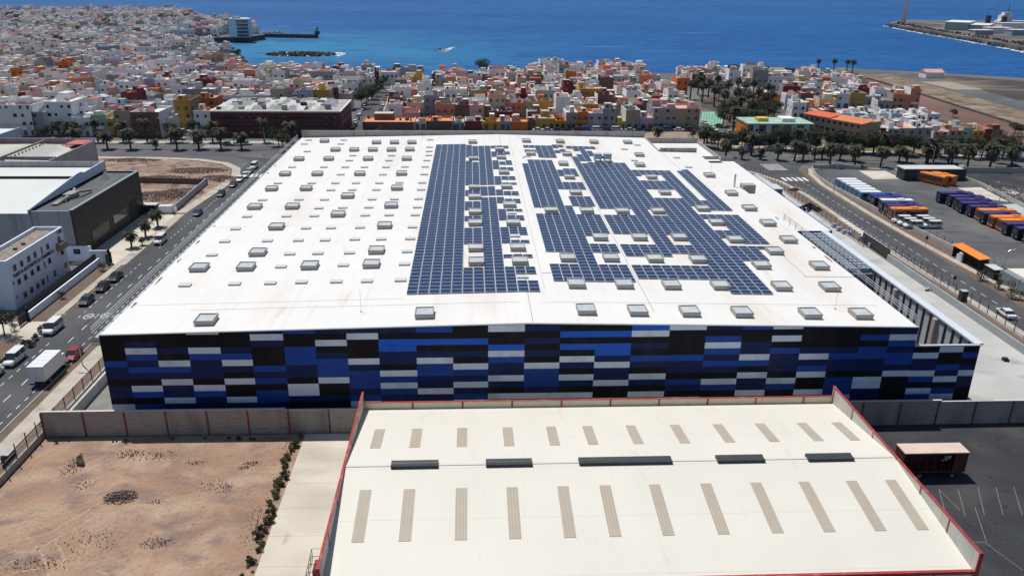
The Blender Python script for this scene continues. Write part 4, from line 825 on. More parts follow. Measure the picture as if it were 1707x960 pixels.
for i, (X, Y) in enumerate([(580,450),(1010,420),(1790,440),(2240,520),(2450,525),(2880,520), (130, 370)]):
    x, y = W(1150+X/k_, 180+Y/k_); put(palms, 3 if i % 2 else 1, x, y, f'{nth(i)} tall palm from the left among the round trees of right avenue', 'tall palms among the round trees', 1.0)
for i in range(22):
    px = 1215+i*24+R.uniform(-5, 5); x, y = W(px, 248+(px-1215)*.026+R.uniform(-1.5, 1.5)); put(trees, 1, x, y, f'{nth(i)} low dark tree from the left in the middle strip of the right avenue', 'low trees of the right avenue', R.uniform(.7, .9))
sheet('park_ground', [W(1165, 160), W(1290, 158), W(1300, 200), W(1240, 235), W(1205, 225), W(1215, 190), W(1170, 180)], .02, layer(mat('park_floor', (.07, .06, .045), .95, .2, .2), (.2, .16, .12), .08, .55, .65))
sheet('bare_strip', [W(1060, 228, 0), W(1090, 219), W(1168, 221), W(1205, 236), W(1150, 250), W(1060, 250)], .03, layer(mat('bare_strip', (.3, .23, .17), .95, .15, .2), (.2, .15, .11), .3, .5, .65))
# park palms and trees in the estate
pk = [(1163,152,3),(1180,158,3),(1196,150,3),(1212,160,3),(1228,155,3),(1240,163,3),(1255,158,3),(1190,172,3),(1206,180,3),(1226,175,3),(1246,182,3),(1262,172,3),(1278,166,3),(1170,165,3),(1150,160,3),(1216,198,3),(1232,192,3),(1252,198,3),(1205,205,0),(1270,190,0),(1245,207,0),(1284,180,3),(1222,212,3),(1262,207,0),(1218,185,0),(1236,172,0),(1256,190,0),(1280,198,0),(1198,162,0),(1275,175,0),(1228,205,0),(1212,192,0),(1244,220,0),(1290,190,0)]
for i, (px, py, kd) in enumerate(pk):
    x, y = W(px, py+6)
    if kd: put(palms, 3, x, y, f'{nth(i)} palm counted in the small park beside the green court', 'park palms', 1.15)
    else: put(trees, 0, x, y, f'{nth(i)} leafy tree of the small park beside the green court', 'park trees', 1.0)
for i, (px, py) in enumerate([(1363,120),(1389,120),(1411,121),(1420,122)]):
    x, y = W(px, py); put(palms, 3, x, y, f'{nth(i)} lone palm from the left on the shore at the end of town', 'shore palms', 1.0)
for i, (px, py) in enumerate([(1398,133),(1412,135),(1436,138)]): put(bushes, 1, *W(px, py), f'{nth(i)} round bush on the pale shore path', 'bushes by the shore', 1.2)
for i, (px, py, s) in enumerate([(1502,175,.65),(1588,196,.6),(1690,228,.9),(1358,188,.7)]): put(trees, 1, *W(px, py), f'{nth(i)} broad dark tree from the left beside the brown field houses', 'trees beside the brown field', s)
for i, (px, py, s) in enumerate([(612,168,1.1),(620,160,1.2),(604,175,1),(425,144,1.2),(395,98,1.4),(585,136,1.0),(610,150,1.1),(665,124,.9),(803,122,1.2)]): put(trees, i % 3, *W(px, py+6), f'{nth(i)} dark tree standing among the town houses', 'trees among the houses', s)
x, y = W(1095, 235); put(palms, 2, x, y, 'low palm on the bare strip behind the warehouse', 'palms behind the warehouse', 1.1)
x, y = W(1178, 238); put(palms, 0, x, y, 'palm behind the back right corner of the warehouse', 'palms behind the warehouse', 1.0)
put(bushes, 1, *W(1155, 234), 'wide low bush behind the warehouse corner', 'shrubs', 2.0)
# forecourt palms, trees and shrubs on the left
for x, y, s, lb in ((-77.4, 177.9, .62, 'small palm nearest the white gate wall on the forecourt'), (-77.1, 185.5, .68, 'middle small palm on the forecourt of the black building'), (-77.1, 193.7, .7, 'farthest small palm on the forecourt of the black building'), (-75.6, 179.4, .32, 'tiny palm sapling beside the nearest forecourt palm')):
    put(palms, 0, x, y, lb, 'forecourt palms', s)
for i, (px, py, k, s) in enumerate([(172,452,1,.8),(105,498,1,.7),(70,556,0,1),(60,566,0,.8),(52,578,0,.9),(36,588,0,.8),(8,610,0,1.1),(40,575,0,.7),(80,548,0,.8),(25,552,1,.7)]):
    put(bushes, k, *W(px, py), f'{nth(i)} green shrub along the left pavement by the office', 'shrubs along the left pavement', s)
put(trees, 0, *W(8, 560), 'broad dark tree at the left frame edge beside the office driveway', 'trees by the office', .62)
# bushes on the right pavement and by the driveway
for i, (px, py, s) in enumerate([(1634,468,1.1),(1655,462,1),(1668,470,1),(1664,482,1),(1684,472,1),(1690,482,1.1),(1700,480,1),(1686,498,1),(1700,500,.9),(1650,458,.8),(1700,466,1),(1676,462,.9),(1712,492,1)]):
    put(bushes, 1, *W(px, py), f'{nth(i)} dark bush of the cluster on the right pavement near the sheds', 'bushes on the right pavement', s)
q = random.Random(5)
dryb = [make_bush(31, .8, '', 380, mats=[leaf3, leafd]), make_bush(32, .6, '', 260, mats=[mat('leaf_straw', (.2, .15, .07), .9, .2, 2), leaf3])]
for i in range(74):
    y = 58+i*.52+q.uniform(-.2, .2); x = -23.7+q.uniform(-.7, .35)
    if q.random() < .22: continue
    put([bushes[0], dryb[0], dryb[1]], q.choice([0, 1, 1, 2]), x, y, f'{nth(i)} scrubby plant from the front along the concrete drive edge', 'scrub plants along the drive', q.uniform(.3, .85))
# tyre tracks across the lot
m = MB()
for cx_, cy_, r_, a0, a1 in ((-62, 60, 20, -.2, 1.0), (-44, 57, 12, .5, 2.4), (-80, 100, 40, -.95, -.45)):
    for off_ in (0, 1.7):
        n_ = 30; rr = r_+off_
        for k in range(n_):
            if q.random() < .35: continue
            t0, t1 = a0+(a1-a0)*k/n_, a0+(a1-a0)*(k+1)/n_; w_ = q.uniform(.08, .17); pts = [(cx_+math.cos(t)*(rr+s), cy_+math.sin(t)*(rr+s)) for t, s in ((t0, -w_), (t1, -w_), (t1, w_), (t0, w_))]
            if all(-57.3 < p_[0] < -24.5 and p_[1] < 95 for p_ in pts): m.poly([(p_[0], p_[1], .028) for p_ in pts])
struct('tyre_tracks', m, mat('track_earth', (.37, .265, .19), .95, .25, 3))
for i in range(14):
    x, y = R.uniform(-56, -25), 95.6+R.uniform(-.4, .5); put(bushes, 2, x, y, f'{nth(i)} tiny weed at the foot of the block wall behind the dirt lot', 'weeds at the wall foot', R.uniform(.25, .5))

# rubble, rocks and the stump in the dirt lot
def rocks(name, n_, cx_, cy_, rx, ry, smin, smax, seed, mats, label, cat='rubble', stuff=True, zh=.25):
    q = random.Random(seed); m = MB()
    for _ in range(n_):
        a = q.uniform(0, 6.28); k = q.random()**.6; x = math.cos(a)*k*rx; y = math.sin(a)*k*ry; s = q.uniform(smin, smax); z = (1-k)*zh
        pts = [Vector((q.uniform(.6, 1)*s*math.cos(t), q.uniform(.6, 1)*s*math.sin(t), 0)) for t in (0, 1.25, 2.5, 3.8, 5.0)]
        m.loft([[(x+p.x, y+p.y, z-.1) for p in pts], [(x+p.x*.6+q.uniform(-.1, .1)*s, y+p.y*.6, z+s*q.uniform(.35, .8)) for p in pts]], 0 if q.random() < .6 else 1)
    o = m.build(name, mats, None, loc=(cx_, cy_, .02)); tag(o, label, cat)
    if stuff: o['kind'] = 'stuff'
rm = [layer(mat('rubble_light', (.19, .145, .12), .95, .25, 1.5), (.32, .25, .2), 2, .5, .6), rubble]
rm2 = [mat('earth_clod', (.3, .2, .15), .95, .25, 2), rubble]
rocks('rubble_pile', 420, *W(201, 829), 2.1, 1.5, .04, .17, 1, rm, 'round dark rubble heap in the middle of the dirt lot', 'rubble', True, .5)
for i, (px, py, rx, ry, n_) in enumerate([(215,758,2.4,1.2,140),(262,759,2.8,1.2,110),(124,776,1.3,2.6,140),(103,727,2.2,.8,80),(262,905,1.8,1,110),(420,773,1.2,.6,60),(408,780,.8,.4,40),(330,772,1.6,.5,40),(60,940,4,1.2,120),(430,870,1.6,5,140),(480,740,1,3,60),(358,810,2,1.5,50),(140,808,1.4,1.2,40),(260,837,1,.5,30),(150,905,3.5,2.5,110),(375,812,1,1,40)]):
    rocks('rubble_patch', int(n_*1.3), *W(px, py), rx*1.15, ry*1.2, .025, .09, 30+i, rm, f'{nth(i)} scatter of dark stones on the dirt lot', 'rubble')
rocks('loose_stones', 900, -40, 78, 17, 17, .02, .085, 60, rm2, 'small stones scattered over the whole dirt lot', 'stones', True, 0)
st = MB(); st.loft([[(-.35, -.3, 0), (.4, -.3, 0), (.4, .3, 0), (-.35, .3, 0)], [(-.3, -.25, .9), (.3, -.25, .9), (.35, .25, .9), (-.3, .25, .9)], [(-.15, -.2, 1.3), (.32, -.2, 1.7), (.32, .2, 1.7), (-.15, .2, 1.3)]])
tag(st.build('stone_stump', layer(mat('stump', (.42, .33, .25), .9, .15, 1), (.15, .12, .1), 2, .5, .6), None, loc=(*W(134, 774), 0)), 'upright broken masonry stump standing on the dirt lot', 'stump')
for i, (px, py, rx, ry, n_) in enumerate([(330,285,9,4,500),(265,300,10,5,500),(220,268,9,2.5,320),(360,298,5,4,260),(265,328,8,6,560),(300,322,6,5,300),(380,300,4,4,160)]):
    rocks('rubble_mound', int(n_*1.5), *W(px, py), rx*1.1, ry*1.1, .06, .32, 80+i, [rm[0], rm2[0]], f'{nth(i)} dark rubble mound of the lot beyond the black building', 'rubble', True, .8)
q = random.Random(3)
rocks('volcanic_gravel', 500, 163, 222, 9, 16, .1, .35, 95, [rubble, mat('pale_stone', (.45, .42, .38), .9, .1, 1)], 'pale and dark gravel beside the bus lot', 'gravel', True, .3)

# ------------------------------------------------------------------ vehicles
def pmat(name, c): return mat('paint_'+name, c, .3, 0, spec=.6)
PAINT = {'white': pmat('white', (.68, .68, .67)), 'black': pmat('black', (.015, .016, .018)), 'dark grey': pmat('grey', (.05, .055, .065)), 'red': pmat('red', (.32, .015, .025)), 'dark blue': pmat('navy', (.02, .04, .09)), 'silver': pmat('silver', (.4, .41, .42)), 'blue': pmat('blue', (.03, .1, .3)), 'dark red': pmat('dred', (.14, .01, .015))}
lampm = mat('lamp_glass', (.6, .6, .58), .2, 0, spec=.8); tailm = mat('tail_lamp', (.3, .01, .01), .3, 0)
WHEEL = {}
def wheel(parent, x, y, r_, t=.2):
    k = (r_, t)
    if k not in WHEEL:
        n_ = 14; m = MB(); m.loft([[(s, r_*math.cos(2*math.pi*i/n_), r_*math.sin(2*math.pi*i/n_)) for i in range(n_)] for s in (-t/2, t/2)])
        o = m.build('wheel', rubber, parent); m = MB(); m.loft([[(s, r_*.55*math.cos(2*math.pi*i/n_), r_*.55*math.sin(2*math.pi*i/n_)) for i in range(n_)] for s in (-t/2-.01, t/2+.01)]); q_ = m.build('rim', chrome, o); WHEEL[k] = (o.data, q_.data)
    else: o = link('wheel', WHEEL[k][0], parent); link('rim', WHEEL[k][1], o)
    o.location = (x, y, r_); return o
def ring(y, hw, z0, z1, c=.12):      # rounded cross-section, x across
    return [(-hw+c, y, z0), (hw-c, y, z0), (hw, y, z0+c), (hw, y, z1-c*1.6), (hw-c, y, z1), (-hw+c, y, z1), (-hw, y, z1-c*1.6), (-hw, y, z0+c)]
def make_car(kind, color, label='', front=-1):
    """front of the vehicle points to -Y"""
    t = thing('parked_car' if kind != 'van' else 'parked_van', label, 'car' if kind != 'van' else 'van'); p = PAINT[color]
    if kind == 'hatch': L, hw, zb, zt = 4.1, .87, .88, 1.47; st = [(-2.05, .66, .35, .62), (-1.9, .80, .28, .72), (-1.0, hw, .25, .90), (0, hw, .25, .93), (1.3, hw, .25, .95), (1.9, .82, .28, .92), (2.05, .72, .35, .80)]; gh = (-1.05, -.35, 1.35, 1.85)
    elif kind == 'saloon': L, hw, zb, zt = 4.5, .88, .86, 1.42; st = [(-2.25, .66, .35, .60), (-2.1, .80, .28, .70), (-1.1, hw, .25, .88), (0, hw, .25, .90), (1.3, hw, .25, .93), (2.1, .82, .28, .92), (2.25, .72, .35, .82)]; gh = (-1.15, -.45, .95, 1.65)
    else: L, hw, zb, zt = 4.7, .93, 1.05, 1.95; st = [(-2.35, .7, .38, .75), (-2.2, .86, .3, .95), (-1.35, hw, .28, 1.12), (0, hw, .28, 1.15), (1.6, hw, .28, 1.16), (2.25, .9, .3, 1.15), (2.35, .84, .35, 1.1)]; gh = (-1.55, -.75, 2.15, 2.3)
    m = MB().loft([ring(y, w_, a, b_) for y, w_, a, b_ in st]); m.build('body', p, t)
    y0, y1, y2, y3 = gh; zz = st[3][3]-.03
    m = MB(); m.loft([[(-hw+.08, y0, zz), (hw-.08, y0, zz), (hw-.08, y3, zz), (-hw+.08, y3, zz)], [(-hw+.2, y1, zt-.04), (hw-.2, y1, zt-.04), (hw-.2, y2, zt-.04), (-hw+.2, y2, zt-.04)]]); m.build('windows', glass, t)
    m = MB(); m.loft([ring(y, hw-.19-e, zt-.06, zt, .03) for y, e in ((y1-.05, .06), (y1+.1, 0), (y2-.1, 0), (y2+.05, .05))])
    for sx in (-1, 1):
        for yy in ((y1+y2)/2-.2, y2-.25): m.loft([[(sx*(hw-.07), yy-.05, zz), (sx*(hw-.03), yy-.05, zz), (sx*(hw-.03), yy+.07, zz), (sx*(hw-.07), yy+.07, zz)], [(sx*(hw-.2), yy-.05, zt-.03), (sx*(hw-.17), yy-.05, zt-.03), (sx*(hw-.17), yy+.07, zt-.03), (sx*(hw-.2), yy+.07, zt-.03)]])
    m.build('roof', p, t)
    for sx in (-1, 1):
        for yy in (-L*.31, L*.3): wheel(t, sx*(hw-.1), yy, .33 if kind != 'van' else .35)
        MB().box(sx*.62-.16, sx*.62+.16, -L/2-.01, -L/2+.22, .56, .72).build('headlight', lampm, t); MB().box(sx*.66-.12, sx*.66+.12, L/2-.1, L/2+.015, .62, .8).build('tail_light', tailm, t)
        MB().box(sx*(hw+.08)-.08, sx*(hw+.08)+.08, y0+.25, y0+.4, zz+.02, zz+.18).build('mirror', p, t)
    MB().box(-.5, .5, -L/2-.02, -L/2+.2, .36, .5).build('bumper_grille', dark, t); return t
cars = {}
def car(kind, color, x, y, rz, label, group=None, z=.04):
    if kind not in cars: o = cars[kind] = make_car(kind, color, label); o.location = (x, y, z); o.rotation_euler = (0, 0, rz); o['orig'] = 0; del o['orig']; o['label'] = label; 
    else:
        o = dup(cars[kind], (x, y, z), rz, label)
        for ch in o.children:
            if ch.name.split('.')[0] in ('body', 'roof', 'mirror'):
                ch.material_slots[0].link = 'OBJECT'; ch.material_slots[0].material = PAINT[color]
    if group: o['group'] = group
    return o
GL = 'vehicles parked along the left road'
car('hatch', 'dark grey', -73.0, 144.6, rad(1), 'dark grey hatchback parked nearest the road speed markings', GL)
car('hatch', 'black', -72.9, 151.6, rad(1), 'black hatchback parked between the grey and the dark saloon car', GL)
car('saloon', 'black', -72.7, 157.3, rad(2), 'black saloon parked next to the forecourt driveway', GL)
car('van', 'white', -73.1, 131.8, rad(0), 'white people carrier parked between shrubs and the office gate', GL)
car('van', 'white', -73.5, 119.8, rad(0), 'long white people carrier parked second from the left frame edge', GL)
car('van', 'white', -74.1, 114.2, rad(180), 'white panel van cut by the left frame edge, rear towards the road', GL)
car('hatch', 'red', -64.9, 121.2, rad(2), 'red hatchback parked in front of the white truck', GL)
car('van', 'white', -72.2, 181.4, rad(2), 'white compact car parked beside the forecourt palms', GL)
car('saloon', 'dark blue', -70.9, 204.7, rad(3), 'dark blue saloon parked after the forecourt exit', GL)
car('hatch', 'black', -70.4, 223.9, rad(4), 'black hatchback alone beside the rubble lot', GL)
car('saloon', 'dark red', -70.0, 234.6, rad(4), 'dark red car at the near end of the far parked row', GL)
car('hatch', 'white', -69.8, 241.2, rad(4), 'white hatchback just behind the dark red car', GL)
car('saloon', 'white', -69.5, 246.4, rad(4), 'white saloon in the middle of the far parked row', GL)
car('saloon', 'silver', -69.6, 251.6, rad(2), 'silver car fourth in the far parked row', GL)
car('van', 'white', -69.7, 258.0, rad(0), 'white van last in the parked row by the crossing', GL)
car('hatch', 'white', -62.9, 135.2, rad(180), 'white car half hidden behind the warehouse guard rail', GL)
car('saloon', 'white', 100.6, 134.9, rad(176), 'white saloon driving on the right road', 'cars on the right road')
# truck
tk = thing('box_truck', 'white box truck parked on the right side of the left road', 'truck', (-65.6, 114.6, .04))
m = MB(); m.box(-1.2, 1.2, -3.6, 2.4, 1.0, 3.4); m.build('cargo_box', mat('truck_white', (.66, .67, .69), .5, .04, 1), tk)
m = MB(); [m.box(-1.2, 1.2, -3.6+k*1.2, -3.56+k*1.2, 3.4, 3.42) for k in range(6)]; m.box(-1.22, 1.22, -3.62, -3.55, 3.36, 3.44).box(-1.22, -1.16, -3.63, -3.55, 1, 3.4).box(1.16, 1.22, -3.63, -3.55, 1, 3.4).box(-.02, .02, -3.62, -3.6, 1.05, 3.35); m.build('box_frame', steel, tk)
m = MB().loft([[(-1.05, y, .6), (1.05, y, .6), (1.05, y, a), (.95, y, b_), (-.95, y, b_), (-1.05, y, a)] for y, a, b_ in ((2.6, 1.9, 2.3), (3.6, 1.9, 2.35), (4.1, 1.5, 1.6), (4.3, 1.3, 1.4))]); m.build('cab', PAINT['white'], tk)
MB().box(-.9, .9, 3.9, 4.15, 1.55, 2.1).build('windscreen', glass, tk); MB().box(-.5, .5, -3.4, 4, .55, .95).box(-1.15, 1.15, -3.7, -3.6, .5, .7).build('chassis', dark, tk)
for sx in (-1, 1):
    wheel(tk, sx*.95, -2.0, .45, .3); wheel(tk, sx*.95, 3.2, .45, .3); MB().box(sx*1.15-.08, sx*1.15+.08, 3.7, 3.85, 1.5, 2.0).build('mirror', black, tk)
# buses, minibuses and estate cars of the bus lot
def make_bus(L, roofc, sidec, label, h=3.05, name='parked_bus', cat='bus'):
    """front towards -X, so the row is seen end on from the road"""
    t = thing(name, label, cat)
    m = MB(); rr = lambda x, e=0: [(x, -1.25+e, .35), (x, 1.25-e, .35), (x, 1.27-e, h-.35), (x, 1.1-e, h-.06), (x, -1.1+e, h-.06), (x, -1.27+e, h-.35)]
    m.loft([rr(0, .12), rr(.15), rr(L-.1), rr(L, .1)]); m.build('body', sidec, t)
    MB().loft([[(x, -1.08, h-.05), (x, 1.08, h-.05), (x, .95, h+.03), (x, -.95, h+.03)] for x in (.1, L-.1)]).build('roof', roofc, t)
    for sy in (-1, 1):
        m = MB(); n_ = max(3, int(L/1.5))
        for k in range(n_): m.box(.6+k*(L-1)/n_, .6+(k+.9)*(L-1)/n_, sy*1.26-.03, sy*1.26+.03, 1.45, h-.5)
        m.build('side_windows', glass, t)
        for x in (L*.2, L*.74): q_ = wheel(t, x, sy*1.12, .46, .28); q_.rotation_euler = (0, 0, rad(90))
        MB().box(-.03, .02, sy*.85-.16, sy*.85+.16, .7, .95).build('headlight', lampm, t)
    MB().box(-.04, .06, -1.0, 1.0, 1.2, h-.5).build('windscreen', glass, t)
    if L > 8: MB().box(L*.55, L*.75, -.6, .6, h+.02, h+.25).build('roof_unit', roofc, t)
    return t
BL = {'white': mat('bus_white', (.72, .73, .74), .4, .04, 1), 'lightblue': mat('bus_light_blue', (.16, .34, .52), .4, .05, 1), 'navy': mat('bus_navy', (.012, .012, .035), .35, .1, 1), 'purple': mat('bus_purple', (.05, .035, .16), .4, .1, 1), 'blue': mat('bus_blue', (.03, .06, .3), .4, .1, 1), 'orange': mat('bus_orange', (.75, .24, .03), .4, .05, 1), 'orangered': mat('bus_orange_red', (.4, .09, .02), .4, .1, 1)}
protos = {}
def bus(key, L, rc, sc, x, y, rz, label, group, h=3.05, name='parked_bus', cat='bus'):
    k = (key, L)
    if k not in protos: o = protos[k] = make_bus(L, BL[rc], BL[sc], label, h, name, cat); o.location = (x, y, .03); o.rotation_euler = (0, 0, rz); o['group'] = group
    else: o = dup(protos[k], (x, y, .03), rz, label, group)
    return o
for i in range(6): bus('mini', 5.9, 'white', 'lightblue', 109.9+(.25 if i < 3 else .1)*0, 232.2-i*2.95, rad(-2), f'light blue minibus with white roof, {nth(i)} from the far end of its row', 'minibuses in the left row of the lot', 2.9, 'parked_minibus', 'minibus')
G1 = 'buses in the left row of the lot'
bus('blue', 8.5, 'blue', 'navy', 110.9, 213.6, rad(-2), 'bright blue roofed bus directly beside the minibuses', G1)
bus('purple', 9.5, 'purple', 'navy', 110.6, 210.6, rad(-2), 'purple-roofed bus second after the minibuses', G1)
bus('whiteroof', 8.9, 'white', 'navy', 111.2, 207.9, rad(-2), 'navy bus with white roof in the left row', G1)
bus('purple', 9.5, 'purple', 'navy', 110.2, 205.1, rad(-2), 'purple-roofed bus beside the white-roofed navy bus', G1)
bus('purple', 9.5, 'purple', 'navy', 110.2, 202.2, rad(-2), 'purple-roofed bus directly behind the orange one of the left row', G1)
bus('orange', 9.6, 'orange', 'orangered', 109.9, 199.3, rad(-1), 'orange bus ending the left row beside the white estate cars', G1)
for i in range(6):
    car('van', 'white', 111.4+(i % 2)*4.9+(i//2)*.35, 195.8-(i//2)*2.3, rad(-90), f'white estate car of the six beside the orange bus, {["near left","near right","middle left","middle right","far left","far right"][(4-(i//2)*2)%6+(i%2)]} one', 'white estate cars in the lot')
G2 = 'buses in the right row of the lot'
row = [('purple',215.6,'first'),('purple',211.8,'second'),('purple',208.4,'third'),('purple',204.9,'fourth'),('purple',201.3,'fifth'),('orange',197.9,''),('purple',194.8,''),('orange',191.6,''),('orange',188.6,''),('purple',185.3,''),('purple',181.6,''),('purple',178.0,''),('orange',174.6,''),('purple',171.2,'')]
no = 0; npur = 0
for i, (c, y, s) in enumerate(row):
    x = 132.0+(.9 if i in (1,) else .4*(i % 3)); 
    if c == 'orange': no += 1; lb = f'{nth(no-1)} orange bus from the far end of the right row'
    else: npur += 1; lb = f'{nth(npur-1)} purple-roofed bus from the far end of the right row'
    if c == 'orange': bus('orange', 9.6, 'orange', 'orangered', x, y, rad(-2), lb, G2)
    else: bus('purple', 9.5, 'purple', 'navy', x, y, rad(-2), lb, G2)
bus('orange', 9.6, 'orange', 'orangered', 140.4, 242.6, rad(-62), 'left of two orange buses in front of the long dark hut', 'orange buses by the hut')
bus('orange', 9.6, 'orange', 'orangered', 143.6, 243.2, rad(-62), 'right of two orange buses in front of the long dark hut', 'orange buses by the hut')
hut = thing('depot_hut', 'long dark hut with flat white roof beside the bus lot gate', 'hut', (135.5, 241.5, 0)); rzh = rad(1)
MB().box(0, 20, 0, 4.6, 0, 3.6).build('wall', layer(mat('hut_dark', (.018, .028, .03), .6, .2, 1), (.04, .05, .05), .7, .5, .7), hut); MB().box(-.4, 18.6, -.4, 5, 3.6, 3.85).build('roof', ventc, hut); MB().box(18.8, 20, .5, 3, 3.6, 4.5).build('roof_box', steel, hut)
for k in range(4): win1(hut, 2.2+k*1.6, -.03, 2.1, 0, 1, .9)
# sheds and shelter on the near edge of the bus lot
sl_ = thing('shelter', 'long shelter with orange roof between right road verge and bus lot', 'shelter', (110.4, 158.6, 0))
MB().loft([[(-1.1, 0, 2.75), (1.5, 0, 3.0), (1.5, 0, 3.1), (-1.1, 0, 2.85)], [(-1.1, 11, 2.75), (1.5, 11, 3.0), (1.5, 11, 3.1), (-1.1, 11, 2.85)]]).build('roof', BL['orange'], sl_)
MB().box(1.1, 1.3, .3, 10.7, 0, 2.7).box(-.6, 1.1, .3, .4, 0, 2.6).box(-.6, 1.1, 10.6, 10.7, 0, 2.6).build('wall', dark, sl_); MB().box(-1.3, -.9, 6.0, 7.2, 0, 2.2).box(-1.3, -1.0, 7.2, 7.9, 0, 1.6).build('notice_board', mat('board_white', (.55, .6, .65), .6, .04, 1), sl_)
sl_ = thing('small_hut', 'small white-roofed hut between the orange shelter and grey shed', 'hut', (110.6, 155.2, 0)); MB().box(-.9, .9, -1.6, 1.6, 0, 2.3).build('wall', dark, sl_); MB().box(-1.1, 1.1, -1.8, 1.8, 2.3, 2.45).build('roof', ventc, sl_)
for i, (ya, yb) in enumerate(((142.0, 152.9), (120, 141))):
    sl_ = thing('roadside_shed', ('long' if i else 'short')+' grey-walled shed with cream roof behind the bushes on the right pavement', 'shed', (111.6, ya, 0)); MB().box(-1.2, 3.6, 0, yb-ya, 0, 2.7).build('wall', mat('shed_greyblue', (.2, .23, .25), .8, .06, 1), sl_); MB().box(-1.3 if i else .2, 3.8, -.1, yb-ya+.1, 2.7, 2.9).build('roof', mat('roof_cream2', (.66, .62, .54), .7, .05, 1), sl_)
    for k in range(int((yb-ya)/5)+1): MB().box(-1.27, -1.2, k*5, k*5+.15, 0, 2.7).build('post', ventc, sl_)
# container trailer in the asphalt yard
tr = thing('trailer', 'dark red open-sided trailer with pale top in the asphalt yard', 'trailer', (58.0, 84.6, .02))
MB().box(-4.15, 4.15, -1.15, 1.15, 3.75, 3.9).build('top', mat('trailer_top', (.60, .47, .40), .8, .06, .6), tr)
m = MB(); m.box(-4.1, 4.1, 1.0, 1.1, 1.1, 3.75).box(4.0, 4.1, -1.1, 1.0, 1.1, 3.75).box(-4.1, -4.0, -1.1, 1.0, 1.1, 3.75).box(-4.1, 4.1, -1.1, 1.1, 1.0, 1.15)
for k in range(9): m.box(-4.1+k*1.0, -4.02+k*1.0, -1.12, -1.02, 1.15, 3.75)
m.box(2.4, 4.0, -1.1, -1.04, 1.15, 3.75); m.build('frame', mat('trailer_red', (.09, .02, .02), .7, .2, 1), tr)
for x in (-2.8, -1.7, 2.6):
    for sy in (-.95, .95): q_ = wheel(tr, x, sy, .48, .28); q_.rotation_euler = (0, 0, rad(90))
q_ = random.Random(2); m = MB()
for k in range(16): x = 1.2+q_.uniform(-.5, .5); z = 3.0+q_.uniform(-.3, .3); m.box(x, x+.2, -1.13, -1.05, z, z+.12)
m.build('bundle', ventc, tr)
# lamps, poles, signs and yard clutter
def make_lamp(h, arm, label):
    t = thing('street_lamp', label, 'street lamp'); MB().tube([(0, 0, 0), (0, 0, h*.6), (0, 0, h)], .11, 7, r1=.06).box(-.2, .2, -.2, .2, 0, .1).build('pole', steel, t)
    MB().tube([(0, 0, h), (-arm*.5, 0, h+.35), (-arm, 0, h+.4)], .05, 5).build('arm', steel, t); MB().loft([[(-arm-.7, -.14, h+.38), (-arm+.1, -.14, h+.38), (-arm+.1, .14, h+.38), (-arm-.7, .14, h+.38)], [(-arm-.6, -.08, h+.5), (-arm, -.08, h+.5), (-arm, .08, h+.5), (-arm-.6, .08, h+.5)]]).build('lamp_head', ventc, t); return t
lp = make_lamp(8.6, 1.1, 'slim street lamp beside the red car on the left road'); lp.location = (-62.2, 118.2, 0)
for x, y, rz, lb in ((-62.2, 156, 0, 'street lamp at the warehouse side, level with the black saloon'), (-62.0, 196, 0, 'street lamp at the warehouse side past the forecourt'), (-60.5, 236, 0, 'street lamp near the crossing at the warehouse back corner'), (107.8, 148.5, math.pi, 'tall twin-pole street lamp by the right bushes'), (107.2, 192, 0, 'street lamp on the right pavement halfway up the bus lot'), (106.4, 226, 0, 'street lamp on the right pavement at the minibus row'), (98, 236, math.pi, 'street lamp at the right junction crossing'), (141.5, 203, 0, 'street lamp behind the purple buses'), (-112, 299.5, 0, 'street lamp on the far side of the left avenue'), (-76, 299.5, 0, 'street lamp in front of the maroon block on the avenue'), (-150, 276, math.pi, 'street lamp on the near side of the left avenue'), (150, 252, 0, 'street lamp behind the long dark hut')):
    dup(lp, (x, y, 0), rz, lb, 'street lamps', 1.0 if abs(x-107.8) > .1 else .95)
lp['group'] = 'street lamps'
for i, (x, y, lb) in enumerate(((107.2, 176, 'small road sign on a post on the right pavement'), (98.6, 149.4, 'dark road sign on the verge beside the yard wall'), (-61.8, 142, 'small sign post beside the left pavement'))):
    t = thing('road_sign', lb, 'sign', (x, y, 0)); MB().tube([(0, 0, 0), (0, 0, 2.6)], .05, 5).build('post', dark, t); MB().box(-.3, .3, -.08, -.04, 1.9, 2.7).build('sign_plate', dark, t)
cb = thing('utility_cabinet', 'dark brown utility cabinet at the fence of the right road', 'cabinet', (96.6, 142.6, 0)); MB().box(-.6, .6, -.6, .6, 0, 2.1).build('housing', mat('cabinet_brown', (.06, .05, .045), .8, .1, 1), cb); MB().box(-.65, .65, -.65, .65, 2.1, 2.2).build('lid', concr, cb)
cb = thing('utility_cabinet', 'dark utility cabinet behind the left wire fence of the dirt lot', 'cabinet', (-58.9, 90.2, 0)); MB().box(-.5, .5, -.9, .9, 0, 2.0).build('housing', mat('cabinet_brown', (.06, .05, .045)), cb); MB().box(-.55, .55, -.95, .95, 2.0, 2.08).build('lid', concr, cb)
mh = thing('manhole_ring', 'pale round concrete ring by the left pavement at the fence', 'ring', (*W(70, 708), .03)); n_ = 18; MB().loft([[(.5*math.cos(a*2*math.pi/n_), .5*math.sin(a*2*math.pi/n_), z) for a in range(n_)] for z in (0, .14)], caps=False).loft([[(.38*math.cos(a*2*math.pi/n_), .38*math.sin(a*2*math.pi/n_), z) for a in range(n_)] for z in (.14, 0)], caps=False).build('ring', walk, mh)
